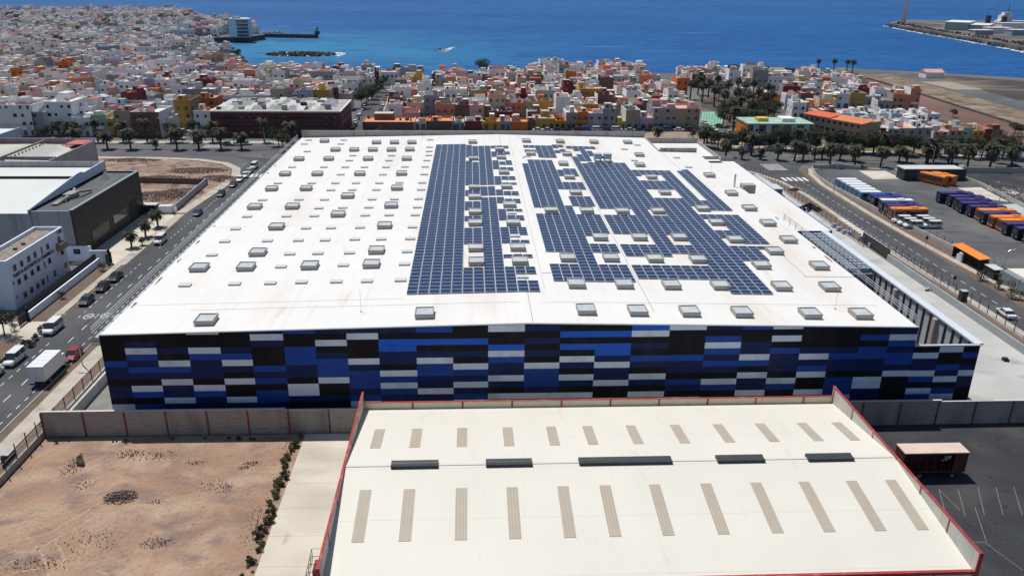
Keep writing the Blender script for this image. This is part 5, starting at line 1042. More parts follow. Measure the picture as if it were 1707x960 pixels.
def pile(name, label, cat, px, py, n_, s, ms, seed):
    q = random.Random(seed); m = MB(); x, y = W(px, py)
    for _ in range(n_):
        a = q.uniform(0, 6.28); d = q.uniform(0, 1); cx_, cy_ = math.cos(a)*d*s, math.sin(a)*d*s*.8; h = (1-d)*s*.5; w_ = q.uniform(.1, .4)
        m.box(cx_-w_, cx_+w_, cy_-w_*.7, cy_+w_*.7, max(0, h-.3), h+q.uniform(.1, .4), q.randrange(len(ms)))
    return tag(m.build(name, ms, None, loc=(x, y, .03)), label, cat)
pile('scrap_pile', 'black scrap pile at the far end of the loading yard', 'scrap', 1349, 350, 90, 3.2, [black, dark, rubber], 1)
for i, (px, py) in enumerate(((1390,379),(1398,385),(1407,390),(1415,392),(1434,400),(1451,412))):
    t = thing('plant_unit', f'{nth(i)} small grey unit from the far end along the yard wall', 'unit', (*W(px, py), .03), 0, 'small units along the yard wall'); MB().box(-.5, .5, -.5, .5, .1, 1.0).build('housing', mat('unit_grey', (.5, .55, .6)), t); MB().box(-.55, .55, -.55, .55, 0, .1).build('base', dark, t)
pile('bricks_pallet', 'small dark heap with a white bag beside the yard wall', 'heap', 1549, 485, 14, .8, [dark, ventc], 4)
pile('manhole_debris', 'small dark patch of debris on the pale yard concrete', 'debris', 1674, 601, 8, .6, [black, dark], 6)
pile('junk_heap', 'brown junk heap on the far verge beside the right road crossing', 'junk', 1325, 318, 30, 1.6, [dark, redpost, ventc], 8)
tb = thing('storage_tent', 'white flat-topped shelter with dark sides at the far end of the yard', 'shelter', (88, 226, 0)); MB().box(-2.2, 2.2, -3, 3, 1.9, 2.1).build('roof', ventc, tb); MB().box(-2, 2, -2.8, 2.8, 0, 1.9).build('wall', mat('tent_green', (.08, .12, .11), .7, .1, 1), tb)
# cars about the far streets
cs_ = ['white', 'silver', 'dark blue', 'black', 'dark red', 'blue', 'white', 'dark grey']
for i, px in enumerate(range(895, 1165, 17)):
    x, y = W(px+R.uniform(-3, 3), 219); car(R.choice(['hatch', 'saloon', 'van']), cs_[i % 8], x, y, rad(90), f'{nth(i)} car from the left in the street behind the warehouse roof', 'cars in the street behind the warehouse')
for i in range(9):
    px, py = 1180+i*8.3, 207+i*5.6; x, y = W(px+(10 if i % 2 else -6), py); car(R.choice(['hatch', 'saloon']), cs_[(i*3) % 8], x, y, rad(14), f'{nth(i)} car from the top down the street beside the green court', 'cars beside the green court')
for i in range(8):
    x, y = W(588+i*4, 214-i*7.5); car('hatch', cs_[(i*5+1) % 8], x, y, rad(0), f'{nth(i)} car up the street beside the maroon block', 'cars beside the maroon block')
for i, (px, py, c) in enumerate([(1648,268,'dark blue'),(1700,270,'blue'),(1560,258,'white'),(1392,250,'white'),(1476,258,'silver'),(380,243,'dark grey'),(396,243,'white'),(410,242,'silver'),(1285,251,'white'),(1690,280,'black'),(302,226,'white'),(300,233,'silver'),(306,221,'white')]):
    x, y = W(px, py); car('saloon', c, x, y, rad(80), f'{c} car, {nth(i)} of those dotted about the two avenues', 'cars about the avenues')

# ------------------------------------------------------------------ the town
WALLC = {'white': (.76, .76, .76), 'off-white': (.7, .66, .59), 'cream': (.58, .47, .34), 'pink': (.68, .38, .36), 'salmon': (.66, .24, .13), 'ochre': (.5, .29, .045), 'orange': (.6, .17, .03), 'maroon': (.16, .03, .03), 'grey': (.3, .3, .3), 'blue-grey': (.26, .3, .36), 'tan': (.36, .28, .2), 'brown': (.17, .09, .07), 'pale green': (.32, .46, .38), 'yellow': (.6, .44, .1), 'lilac': (.42, .36, .46), 'pale blue': (.42, .52, .62)}
WM = {k: layer(mat('render_'+k.replace(' ', '_').replace('-', '_'), v, .85, .06, .25), tuple(c*.7 for c in v), .5, .58, .75, (1, 1, .25)) for k, v in WALLC.items()}
ROOFC = {'grey': (.36, .35, .34), 'white': (.68, .67, .65), 'pink': (.62, .34, .3), 'red': (.52, .11, .06), 'orange': (.62, .27, .13), 'pale': (.52, .48, .43), 'dark': (.14, .13, .13), 'green': (.32, .46, .38)}
RM = {k: layer(mat('terrace_'+k, v, .85, .08, .4), tuple(c*.65 for c in v), .35, .52, .7) for k, v in ROOFC.items()}
WK = list(WM); RK = list(RM)
def house_geo(q, w_, d, h, wc, sc, rc, lvl):
    """parts of one house in its own axes, front at y = 0"""
    parts = {}
    m = MB(); e = .22; ph = q.uniform(.35, 1.1)
    sw_ = q.random() < .35 and h > 5.5
    m.box(0, w_, 0, d, 0, h, 1, bottom=False); i = len(m.m)-5; m.m[i] = 0
    for a in ((0, w_, 0, e, 0), (0, w_, d-e, d, 1), (0, e, e, d-e, 1), (w_-e, w_, e, d-e, 1)): m.box(a[0], a[1], a[2], a[3], h, h+ph, a[4], bottom=False)
    parts['wall'] = (m, [WM[wc], WM[sc]])
    m = MB(); m.poly([(e, e, h+.03), (w_-e, e, h+.03), (w_-e, d-e, h+.03), (e, d-e, h+.03)]); parts['roof'] = (m, [RM[rc]])
    k = q.random()
    if k < .75:
        m = MB(); tw, td, th = q.uniform(1.8, 3.0), q.uniform(2, 3.6), q.uniform(1.6, 2.5); tx = q.choice([e+.02, w_-e-tw-.02, q.uniform(e, max(e+.1, w_-tw-e))]); ty = q.uniform(e+.05, max(e+.1, d-td-e-.05))
        m.box(tx, tx+tw, ty, ty+td, h+.02, h+th, 0, 1, bottom=False); parts['stair_tower'] = (m, [WM[sc if q.random() < .6 else wc], RM[q.choice(['grey', 'white', rc])]])
        if q.random() < .5: m.box(tx+.7, tx+1.5, ty-.02, ty+.02, h+.1, h+1.9, 2); parts['stair_tower'][1].append(glass)
    if k > .6 and w_ > 6:
        m = MB(); x0 = q.uniform(.5, w_/2); m.box(x0, x0+q.uniform(2, w_/2), d*.55, d-e-.1, h+.025, h+q.uniform(2.3, 2.9), 0, 1, bottom=False); parts['upper_room'] = (m, [WM[wc], RM[q.choice(['grey', 'white', 'red', 'pale'])]])
    nz = q.randint(2, 5); cols = [WM[q.choice([wc, sc, 'white', 'white', 'pink', 'grey'])], RM[q.choice(['white', 'pink', 'grey', 'red', 'dark'])]]
    for j in range(nz):
        m = MB(); parts[('terrace_wall' if j % 2 else 'roof_box')+'.'+str(j)] = (m, cols)
        if q.random() < .5: yy = q.uniform(1, d-1); xa = q.uniform(e, w_*.5); m.box(xa, min(w_-e-.01, xa+q.uniform(2, w_*.6)), yy, yy+.15, h+.031, h+q.uniform(.8, 2.1), 0, bottom=False)
        else: xx = q.uniform(e+.1, w_-1.6); yy = q.uniform(e+.1, d-2); m.box(xx, xx+q.uniform(.5, 1.3), yy, yy+q.uniform(.5, 1.6), h+.031, h+q.uniform(.5, 1.5), 1, bottom=False)
    if q.random() < .4:
        m = MB(); x0, y0 = q.uniform(.8, w_-1.6), q.uniform(1, d-2); m.tube([(x0, y0, h+.03), (x0, y0, h+1.1)], .45, 8); parts['water_tank'] = (m, [q.choice([ventc, black, steel])])
    wins = []; ns = max(1, int(round(h/3.0))); nc = max(2, int(w_/2.4)); bal = q.random() < .3
    for f in range(ns):
        for c in range(nc):
            x = (c+.5)*w_/nc+q.uniform(-.25, .25); gf = f == 0
            if q.random() < .22: continue
            wins.append((x, -.02, f*3.0+1.7 if not gf else 1.3, 0, q.uniform(.7, 1.2) if not gf else q.uniform(.8, 1.9), q.uniform(.7, 1.15) if not gf else 1.7, f))
    return parts, wins, bal, ns
def add_mb(dst, mats, src, smats, M_):
    off_ = len(dst.v); dst.v += [tuple(M_ @ Vector(v)) for v in src.v]; dst.f += [tuple(off_+k for k in f) for f in src.f]
    idx = [mats.index(x) if x in mats else (mats.append(x) or len(mats)-1) for x in smats]
    dst.m += [idx[k] for k in src.m]
stuff_mb = MB(); stuff_m = []
BALM = None
def house(x, y, rz, w_, d, h, wc, sc, rc, label, group, seed, name='town_house', cat='house', detail=2, side=0):
    q = random.Random(seed); parts, wins, bal, ns = house_geo(q, w_, d, h, wc, sc, rc, detail)
    M_ = Matrix.Translation((x, y, 0)) @ Matrix.Rotation(rz, 4, 'Z')
    if detail == 0:
        for k in parts:
            if k != 'water_tank': add_mb(stuff_mb, stuff_m, parts[k][0], parts[k][1], M_)
        m = MB()
        for wx, wy, wz, _, sx, sz_, f in wins:
            m.poly([(wx-.55*sx, -.04, wz-.6*sz_), (wx+.55*sx, -.04, wz-.6*sz_), (wx+.55*sx, -.04, wz+.6*sz_), (wx-.55*sx, -.04, wz+.6*sz_)])
        add_mb(stuff_mb, stuff_m, m, [glass], M_); return
    t = thing(name, label, cat, (x, y, 0), rz, group)
    for k, (m, ms) in parts.items(): m.build(k.split('.')[0], ms, t)
    for wx, wy, wz, _, sx, sz_, f in wins: win1(t, wx, wy, wz, 0, sx, sz_)
    if side:
        for f in range(ns):
            for c in range(max(1, int(d/4))):
                if q.random() < .45: win1(t, w_+.02 if side > 0 else -.02, (c+.5)*d/max(1, int(d/4)), f*3+1.7, rad(90), .8, .9)
    if bal and h > 5.5:
        MB().box(w_*.15, w_*.85, -.9, -.02, 2.95, 3.1).box(w_*.15, w_*.85, -.9, -.82, 3.1, 4.0).build('balcony', WM[sc], t)
    return t
wmid = ['white']*20+['off-white']*8+['cream']*8+['salmon']*7+['ochre']*7+['orange']*4+['pink']*8+['maroon']*4+['grey']*9+['tan']*7+['brown']*5+['yellow']*2+['blue-grey']*4
HOUSES = []
wch = ['white']*44+['off-white']*13+['cream']*6+['pink']*8+['salmon']*4+['ochre']*3+['orange']*3+['maroon']*4+['grey']*9+['blue-grey']*5+['tan']*4+['brown']*4+['pale green']*1+['yellow']*2+['lilac']*3+['pale blue']*3
wfar = ['white']*58+['off-white']*12+['grey']*16+['blue-grey']*10+['pink']*3+['tan']*3+['maroon']*1+['brown']*3+['salmon']*1+['cream']*2+['pale blue']*5
rmid = ['grey']*16+['white']*14+['pink']*26+['red']*9+['orange']*9+['pale']*16+['dark']*4
rch = ['grey']*24+['white']*28+['pink']*22+['red']*5+['orange']*3+['pale']*16+['dark']*6
KEEP = []     # ground polygons with no generated houses
KEEP.append([(-105, 300), (-36, 300), (-36, 324), (96, 324), (96, 345), (-49, 345), (-49, 355), (-105, 355)])           # hand placed front rows
KEEP.append([(-49.5, 300), (-38, 300), (-41, 380), (-45, 480), (-50, 480), (-50, 380)])                              # street by the maroon block
KEEP.append([W(1150, 152), W(1290, 152), W(1300, 200), W(1255, 255), W(1150, 225), W(1168, 190), W(1145, 178)])      # park
KEEP.append([W(1235, 205), W(1460, 205), W(1460, 260), W(1235, 260)]); KEEP.append([W(1420, 205), W(1690, 205), W(1690, 260), W(1420, 260)])
KEEP.append([W(1395, 182), W(1590, 186), W(1590, 205), W(1400, 205)])
KEEP.append([W(1368, 126), W(1450, 152), W(1500, 168), W(1590, 196), W(1700, 250), (400, 300), (400, 700), (228, 700), W(1360, 110)])
KEEP.append([(-240, 790), (-195, 790), (-195, 850), (-240, 850)])
KEEP.append([W(285, 222), W(322, 222), W(322, 190), W(285, 190)])
def inside(pt): return inp(pt, coast)
def free(pts):
    for p_ in pts:
        if not inside(p_): return False
        for K in KEEP:
            if inp(p_, K): return False
    return True
def zone(name, ang, v0, v1, u0, u1, origin, region, seed, cw=8.2, hmean=7.4):
    q = random.Random(seed); ca, sa = math.cos(ang), math.sin(ang); v = v0; rowi = 0; blk = 0
    while v < v1:
        d = q.uniform(8.2, 10.8); u = u0+q.uniform(0, 5); c = 0; gapn = q.randint(5, 9); rowh = hmean+q.uniform(-1, 1)
        while u < u1:
            w_ = max(4.4, q.gauss(cw*.82, 1.4)) if q.random() > .07 else q.uniform(11, 18)
            x = origin[0]+u*ca-v*sa; y = origin[1]+u*sa+v*ca
            crn = [(x, y), (x+w_*ca, y+w_*sa), (x+w_*ca-d*sa, y+w_*sa+d*ca), (x-d*sa, y+d*ca)]; mid = ((crn[0][0]+crn[2][0])/2, (crn[0][1]+crn[2][1])/2)
            far = mid[1] > 800
            if region(mid[0], mid[1]) and free(crn+[mid]) and q.random() > (.05 if not far else .07):
                h = max(3.0, min(11, q.gauss(rowh-1.2, 1.6))); h = round(h/3)*3+q.uniform(.3, .8) if h > 4.4 else 3.5
                HOUSES.append(dict(zone=name, row=rowi, x=x, y=y, rz=ang, w=w_-.06, d=d-.06, h=h, wc=q.choice((wmid if mid[1] < 450 and name != 'left' else wch) if mid[1] < 560 else wfar), rc=q.choice(rmid if mid[1] < 480 and name != 'left' else rch if mid[1] < 700 else ['grey', 'white', 'white', 'white', 'pink', 'dark', 'grey', 'grey']), seed=q.randrange(10**6), q=q.random()))
            u += w_; c += 1
            if c % gapn == 0: u += 6.5
        rowi += 1; v += d+(0 if rowi % 2 else q.uniform(5, 7))
# centre, left and right quarters
zone('centre', rad(1.5), 0, 330, -110, 260, (0, 346.5), lambda x, y: x > -49 and x < 103+(y-345)*.0 and y < 640, 1)
zone('left', rad(-3), -30, 420, -330, 90, (-60, 345), lambda x, y: x < -50.5-(y-320)*.03 and y < 560 and y > 304 and x > -.6*y-40, 2, 8.6)
zone('hill', rad(9), 60, 1500, -1300, 260, (-250, 520), lambda x, y: y >= 560 and x < 0 and x > -.62*y-60, 3, 9.2, 7.2)
zone('right', rad(-8), -60, 330, 0, 230, (104, 330), lambda x, y: x > 104 and x < 260 and y > 305 and y < 612, 4, 8.0, 5.8)
def score(hh):
    px, py = P(hh['x']+hh['w']/2, hh['y'], hh['h'])
    if px < -15 or px > 1722: return 0
    return hh['w']*hh['h']/(hh['y']**2)
for hh in HOUSES: hh['s'] = score(hh)
NEAR = 268
top = sorted([h_ for h_ in HOUSES if h_['s'] > 0], key=lambda a: -(1e9/(a['y']**2)))[:NEAR]
ids = set(id(a) for a in top)
place = {'centre': 'behind the warehouse', 'left': 'behind the left palms', 'hill': 'in the far left town', 'right': 'in the right estate'}
rows = {}
for a in top: rows.setdefault((a['zone'], a['row']), []).append(a)
order = {}
for z_ in place:
    rk = sorted(k[1] for k in rows if k[0] == z_)
    for n_, r_ in enumerate(rk):
        for i, a in enumerate(sorted(rows[(z_, r_)], key=lambda b: b['x'])): order[id(a)] = (n_, i)
for a in HOUSES:
    q = random.Random(a['seed']); sc = a['wc'] if q.random() < .45 else q.choice(['white', 'white', 'off-white', 'grey', 'cream'])
    px = P(a['x'], a['y'])[0]; side = 1 if px < 780 else -1
    if id(a) in ids:
        n_, i = order[id(a)]
        lb = f"{a['wc']} house with {a['rc']} roof, {nth(i)} from left, {nth(n_)} row {place[a['zone']]}"
        house(a['x'], a['y'], a['rz'], a['w'], a['d'], a['h'], a['wc'], sc, a['rc'], lb, 'houses '+place[a['zone']], a['seed'], detail=2, side=side)
    else: house(a['x'], a['y'], a['rz'], a['w'], a['d'], a['h'], a['wc'], sc, a['rc'], '', '', a['seed'], detail=0)
tag(stuff_mb.build('distant_houses', stuff_m), 'sea of small flat-roofed white and coloured houses of the far town', 'houses', kind='stuff')
# hand placed front rows
def bld(pxl, pxr, pyt, Y, d, wc, sc, rc, label, group=None, seed=0, name='town_house', rz=0, detail=2):
    xl, z = onY(pxl, pyt, Y); xr, z2 = onY(pxr, pyt, Y); z = max(2.8, (z+z2)/2-.8)
    return house(xl, Y, rz, xr-xl-.08, d, z, wc, sc, rc, label, group, seed or int(pxl), name, detail=detail, side=1 if pxl < 780 else -1)
FR = 'front row behind the warehouse'
for a in [(604,690,205,327,12,'brown','salmon','orange','wide brown and salmon building at the left end of the front row'),(690,711,207,327,10,'cream','cream','pink','narrow cream house right of the wide salmon building'),(711,753,205,327.4,12,'brown','orange','orange','dark-fronted house with orange terrace rooms behind the left solar field'),
          (753,758,203,327,10,'grey','white','grey','thin grey-white house beside the dark-fronted one'),(759,774,206,327,10,'grey','pale green','green','small pale green roofed house in the front row'),(775,803,202,327.2,11,'maroon','white','grey','maroon and white house in the front row'),(804,833,206,327,9,'ochre','yellow','orange','mustard yellow house behind the left solar field'),
          (833,853,209,327,9,'grey','pink','pink','low grey house with pink terrace in the front row'),(853,880,212,327,9,'orange','orange','orange','low orange terrace house at the alley'),(880,893,210,328,9,'brown','ochre','pink','small brown house right of the alley'),
          (890,926,196,329,11,'ochre','ochre','grey','three-storey ochre house at the alley corner'),(926,943,204,329,11,'ochre','orange','orange','ochre house with bright orange roof box'),(944,963,186,329,12,'tan','white','pale','tall tan house with pergola roof'),
          (963,981,188,329,12,'orange','ochre','orange','narrow deep orange house between tan and grey ones'),(981,1005,190,329,12,'lilac','pink','pink','grey-lilac house with pink roof in the front row'),(1005,1028,181,329,12,'grey','grey','pink','tall grey house with pink roof in the front row'),
          (1028,1043,202,329,10,'yellow','yellow','pale','low bright yellow house between two grey ones'),(1044,1068,184,329,12,'tan','white','grey','tall tan-grey house with white side wall'),(1068,1090,196,329,11,'lilac','white','pink','small lilac house with white ground floor'),
          (1090,1130,180,329.2,14,'grey','grey','pink','left half of the large grey-brown corner block'),(1130,1168,181,329.2,14,'tan','pink','pink','right half of the large grey-brown corner block')]:
    bld(*a[:9], FR)
sheet('side_street', [(-48.6, 318), (-37.8, 318), (-41.5, 400), (-46, 490), (-52, 505), (-50.5, 400)], .03, asphalt)
sheet('side_street', [(-49.4, 318), (-37, 318), (-41, 400), (-45.5, 490), (-52, 505), (-51.2, 400)], .015, walk)
for i in range(7): x_, y_ = -39.7-i*.75, 340+i*17; car('hatch' if i % 2 else 'saloon', ['white', 'silver', 'dark blue', 'white', 'red', 'dark grey', 'white'][i], x_, y_, rad(3), f'{nth(i)} car on the right side of the long side street', 'cars on the right of the side street')
for i in range(5): put(trees, 1, -47.8-i*.5, 420+i*16, f'{nth(i)} street tree up the long side street beside the maroon block', 'trees of the side street', .8)
# dark-wined large block with plant roof
x0, z0 = onY(351, 192, 311); x1, _ = onY(567, 192, 311); z0 = 9.4
mb_ = thing('apartment_block', 'wide maroon brick block with cluttered grey roof beyond the left avenue', 'building', (x0, 311, 0)); WW = x1-x0
wine = layer(mat('wine_brick', (.12, .035, .035), .85, .12, .5), (.07, .03, .03), .7, .5, .7)
MB().box(0, WW, 0, 30, 0, z0).build('wall', wine, mb_); MB().box(-.3, WW+.3, -.3, 30.3, z0, z0+.5).build('cornice', WM['off-white'], mb_); MB().box(.4, WW-.4, .4, 29.6, z0+.5, z0+.55).build('roof', RM['grey'], mb_)
for f in range(3):
    for k in range(15):
        win1(mb_, 2+k*(WW-4)/14, -.03, 1.8+f*2.9, 0, 1.5, .8)
    if f: MB().box(3, WW-3, -1.0, -.02, f*2.9+.3, f*2.9+1.1).build('balcony', wine, mb_)
for k in range(6): win1(mb_, WW+.03, 3+k*4.6, 4.7, rad(90), 1.2, .9); win1(mb_, WW+.03, 3+k*4.6, 7.5, rad(90), 1.2, .9)
q = random.Random(9)
for k in range(64):
    x, y = 1.2+(k % 16)*(WW-5)/16+q.uniform(0, 1), 1.5+(k//16)*6.8+q.uniform(0, 2.5); m = MB()
    if k % 3 == 0: m.box(x, x+q.uniform(1, 3), y, y+q.uniform(1, 2), z0+.55, z0+q.uniform(1.4, 2.6)); m.build('roof_box', q.choice([WM['grey'], WM['pale green'], WM['blue-grey'], dark]), mb_)
    else: m.loft([[(x, y, z0+.6), (x+2.6, y, z0+.6), (x+2.6, y+.1, z0+.6), (x, y+.1, z0+.6)], [(x+.5, y+1.9, z0+1.9), (x+3.1, y+1.9, z0+1.9), (x+3.1, y+2, z0+1.9), (x+.5, y+2, z0+1.9)]]); m.build('roof_collector', q.choice([dark, dark, WM['blue-grey'], RM['grey'], RM['white'], dark]), mb_)
LR = 'front row beyond the left avenue'
for a in [(-20,52,176,312,12,'white','white','grey','white house at the left frame edge in the front row'),(52,72,188,312,12,'blue-grey','white','white','narrow blue-grey gap house near the left frame edge'),(72,118,168,314,14,'white','white','white','pair of tall plain white walls in the left front row'),(118,150,196,311,9,'white','pale blue','white','low white house with sloping canopy in the left front row'),
          (150,176,192,312,10,'pale green','white','white','white and dark green house in the left front row'),(176,188,196,311,12,'ochre','ochre','pale','thin ochre house beside the brown block'),(188,215,186,310,14,'tan','brown','red','tan-brown block with a pink roof room'),(216,264,188,309,16,'brown','white','white','wide grey-brown block with white rounded roof'),
          (264,283,197,316,10,'white','white','pale','white and green corner house by the side street'),(288,316,168,330,14,'ochre','tan','orange','tall ochre block at the end of the side street'),(322,350,186,312,12,'white','brown','orange','small white house with orange roof left of the maroon block'),
          (252,290,172,334,12,'white','brown','white','tall plain white wall behind the side street corner'),(314,345,170,352,12,'ochre','orange','red','orange brown house behind the maroon block')]:
    bld(*a[:9], LR)
# right estate landmarks
tb_ = thing('apartment_block', 'two-storey block with teal roof, white bays and orange gable end', 'building', (*W(1252, 240), 0)); x0, y0 = 104.0, 299; tb_.location = (x0, y0, 0)
L_ = onY(1355, 214, y0)[0]-x0; hh = 7.4
MB().box(0, L_, 0, 14, 0, hh).build('wall', WM['brown'], tb_); MB().box(-.06, 0, 0, 14, 0, hh).build('gable_wall', WM['orange'], tb_); MB().box(-.3, L_+.3, -.4, 14.3, hh, hh+.5).build('roof', RM['green'], tb_)
for k in range(5): x = 3+k*(L_-5.5)/4; MB().box(x-1, x+1, -.5, 0, 0, hh-.05).build('bay', WM['pale blue'], tb_)
for k in range(12): win1(tb_, 1.2+k*(L_-2)/11, -.53 if k % 3 == 1 else -.03, 5.4, 0, .8, .9); win1(tb_, 1.2+k*(L_-2)/11, -.53 if k % 3 == 1 else -.03, 2.2, 0, .8, 1)
MB().box(5, 9, 4, 8, hh+.5, hh+1.8).build('roof_room', WM['yellow'], tb_); MB().box(14, 19, 3, 9, hh+.5, hh+1.9).build('roof_room', WM['white'], tb_)
bb = thing('apartment_block', 'long tan block with galleries and bright red-orange roofs', 'building', (136.5, 300, 0)); bb.rotation_euler = (0, 0, rad(-60)); Lb = 26
MB().box(-13, 13, 0, 12, 0, 8.6).build('wall', WM['tan'], bb); MB().loft([[(-13.4, -.4, 8.6), (-13.4, 7, 9.4), (-13.4, 7, 9.6), (-13.4, -.4, 8.8)], [(-1, -.4, 8.6), (-1, 7, 9.4), (-1, 7, 9.6), (-1, -.4, 8.8)]]).build('roof', mat('roof_bright_red', (.6, .12, .05), .8, .1, .6), bb); MB().loft([[(-.6, -.4, 8.3), (-.6, 7, 9.0), (-.6, 7, 9.2), (-.6, -.4, 8.5)], [(13.4, -.4, 8.3), (13.4, 7, 9.0), (13.4, 7, 9.2), (13.4, -.4, 8.5)]]).build('roof', mat('roof_bright_orange', (.62, .18, .06), .8, .1, .6), bb)
for k in range(10):
    for f in range(3): win1(bb, -11.7+k*2.6, -.03, 1.7+f*2.8, 0, 1.5 if f == 1 else .9, .9)
bb.location = (139, 306, 0)
RR_ = 'colourful row beyond the round trees'
for a in [(1366,1392,196,330,14,'tan','brown','pale','square tan house with small windows in the right estate'),(1430,1438,214,300,9,'brown','brown','pale','thin brown house right of the red-roofed block'),(1439,1464,216,300,9,'brown','cream','orange','brown house with orange front roof and ochre top room'),(1464,1482,219,299,9,'maroon','maroon','white','dark red low house in the colourful row'),(1482,1500,213,299,12,'blue-grey','white','white','house with rounded white arch roof in the colourful row'),
          (1500,1528,213,299,10,'grey','white','orange','grey house with orange roof strip in the colourful row'),(1528,1556,212,299,11,'grey','white','white','grey house with white barrel roof in the colourful row'),(1557,1582,218,297,10,'pink','white','pale','white house with magenta ground floor'),(1583,1607,217,297,10,'tan','cream','orange','tan house with orange roof right of the magenta one'),
          (1607,1626,214,297,10,'pale green','pale green','pale','dark green house in the colourful row'),(1624,1642,217,296,10,'ochre','ochre','orange','ochre house with flat orange roof'),(1643,1656,216,296,12,'maroon','salmon','pink','dark maroon house near the right end of the row'),(1657,1672,217,300,11,'brown','maroon','red','last maroon brown house of the colourful row')]:
    bld(*a[:9], RR_)
RB = 'white rows before the brown field'
for i, (a, b_) in enumerate(((1403,1424),(1425,1446),(1447,1466),(1467,1486),(1487,1506),(1507,1526),(1528,1546),(1547,1568))):
    bld(a, b_, 188+ (i//2), 352-i*3, 12, ('white', 'pale blue', 'off-white')[i % 3], 'white', 'white' if i % 2 else 'pale', f'{nth(i)} pale house from the left in the row before the brown field', RB)
for i, (a, b_, t_) in enumerate(((1448,1470,205),(1471,1494,205),(1495,1514,206),(1515,1534,206),(1536,1556,207),(1580,1600,209),(1601,1622,210))):
    bld(a, b_, t_, 314-i*1.0, 12, ('pink', 'white', 'white', 'lilac', 'cream', 'cream', 'grey')[i], 'white', ('red', 'pink', 'red', 'white', 'red', 'orange', 'pale')[i], f'{nth(i)} house from the left just behind the colourful row', 'houses just behind the colourful row')
# red and white blocks near the shore and other tall ones
for a in [(593,632,120,470,14,'maroon','white','grey','blood red and white block near the shore at the left street'),(520,582,122,470,18,'tan','white','red','large tan block with arched roof rooms near the shore'),(556,584,118,455,14,'white','white','white','tall plain white wall near the shore beside the tan block'),(653,672,121,520,12,'brown','blue-grey','dark','dark navy house at the shore in mid town'),(672,694,118,520,12,'white','white','white','white shore house beside the dark navy one'),
          (847,870,116,480,16,'maroon','maroon','grey','deep red tall house right of the long street'),(795,842,142,405,14,'blue-grey','white','white','broad blue-grey block with white upper floor behind the left solar field'),(1140,1200,128,500,12,'brown','ochre','brown' if False else 'red','row of brown and ochre fronts by the park road'),(1196,1212,120,520,12,'ochre','ochre','pale','tall ochre house by the park road'),(1190,1200,106,570,8,'white','white','white','slim white tower house near the shore'),
          (1000,1080,146,440,10,'brown','cream','red','long low terrace with a brown roof line mid town'),(1232,1262,148,430,12,'pink','lilac','white','pink and blue terrace beside the park'),(1262,1290,154,420,12,'pale blue','pale blue','white','pale blue terrace beside the park'),(1270,1340,168,395,14,'ochre','maroon','red','long ochre and maroon block right of the park')]:
    bld(*a[:9], 'tall or wide blocks of the town')
# hotel by the bay
ht = thing('hotel', 'tall pale hotel with balcony bands on the bay headland', 'building', (-229, 812, 0)); MB().box(0, 18, 0, 14, 0, 17).build('wall', WM['white'], ht)
for f in range(5): MB().box(7, 18.8, -1, 14, f*3.2+2.6, f*3.2+3.3).build('balcony', WM['pale blue'], ht); MB().box(7.3, 18.2, -.2, 0, f*3.2+.6, f*3.2+2.6).build('window_band', glass, ht)
MB().box(3, 9, 3, 10, 17, 18.5).build('roof_room', WM['grey'], ht)
# green sports court with fence and trees
sheet('sports_court', [W(1166, 205), W(1170, 187), W(1212, 187), W(1200, 212)], .03, pitchm)
ct = thing('court_fence', 'tall wire fence around the green sports court', 'fence', (*W(1168, 207), 0)); x0, y0 = W(1168, 207); x1, y1 = W(1204, 214); m = MB()
for k in range(9): t_ = k/8; m.tube([(t_*(x1-x0), t_*(y1-y0), 0), (t_*(x1-x0), t_*(y1-y0), 5)], .06, 4)
m.build('posts', dark, ct)
# ------------------------------------------------------------------ harbour and shore
m = MB(); m.prism([(-232, 884), (-160, 873), (-158, 882), (-230, 894)], -6, -1.4); jt = tag(m.build('jetty', rock, None), 'long low stone jetty reaching into the bay from the hotel headland', 'jetty')
jb = thing('jetty_tower', 'small dark beacon hut at the tip of the stone jetty', 'tower', (-158, 877, -1.4)); MB().box(-2.5, 2, -2, 2, 0, 3.5).build('base', rock, jb); MB().tube([(0, 0, 3.5), (0, 0, 7.5)], .8, 8, r1=.5).build('tower', dark, jb)
pile2 = MB()
for k in range(30): pile2.tube([(-228+k*2.3, 884-k*.35, -1.4), (-228+k*2.3, 884-k*.35, .2)], .15, 4)
tag(pile2.build('jetty_railing', dark), 'row of posts along the stone jetty', 'railing')
for i in range(5): t = thing('quay_boat', f'{nth(i)} white boat drawn up at the root of the jetty', 'boat', (-222+i*5.5, 893-i*.7, -1.2), rad(20*i), 'boats at the jetty root'); MB().loft([[(-.9, -3, .3), (.9, -3, .3), (1.1, -3, 1.3), (-1.1, -3, 1.3)], [(-.8, 1, .3), (.8, 1, .3), (1.2, 1, 1.5), (-1.2, 1, 1.5)], [(-.05, 4, .9), (.05, 4, .9), (.1, 4, 1.8), (-.1, 4, 1.8)]]).build('hull', ventc, t); MB().box(-.7, .7, -1.6, .6, 1.4, 2.6).build('cabin', ventc, t)
rocks('rock_shoal', 260, -139, 694, 29, 13, 1.2, 3.6, 7, [rock, rock], 'dark rocky shoal with white surf in the bay', 'rocks', True, 1.2); bpy.data.objects['rock_shoal'].location.z = -5.6
rocks('shore_rocks', 260, -235, 722, 32, 42, 1, 3, 8, [rock, rock], 'black rocks fringing the bay in front of the far town', 'rocks', True, .5); bpy.data.objects['shore_rocks'].location.z = -5.3
q = random.Random(12); m = MB()
for k in range(240):
    t_ = k/240; x = 195+t_*200; yy = 612-(x-195)*.62 if x < 250 else 578-(x-250)*.5; yy += 3; s = q.uniform(1, 2.4); m.box(x-s, x+s, yy-s+q.uniform(-2, 2), yy+s+q.uniform(-2, 2), -6, -3.2+q.uniform(0, 1.4))
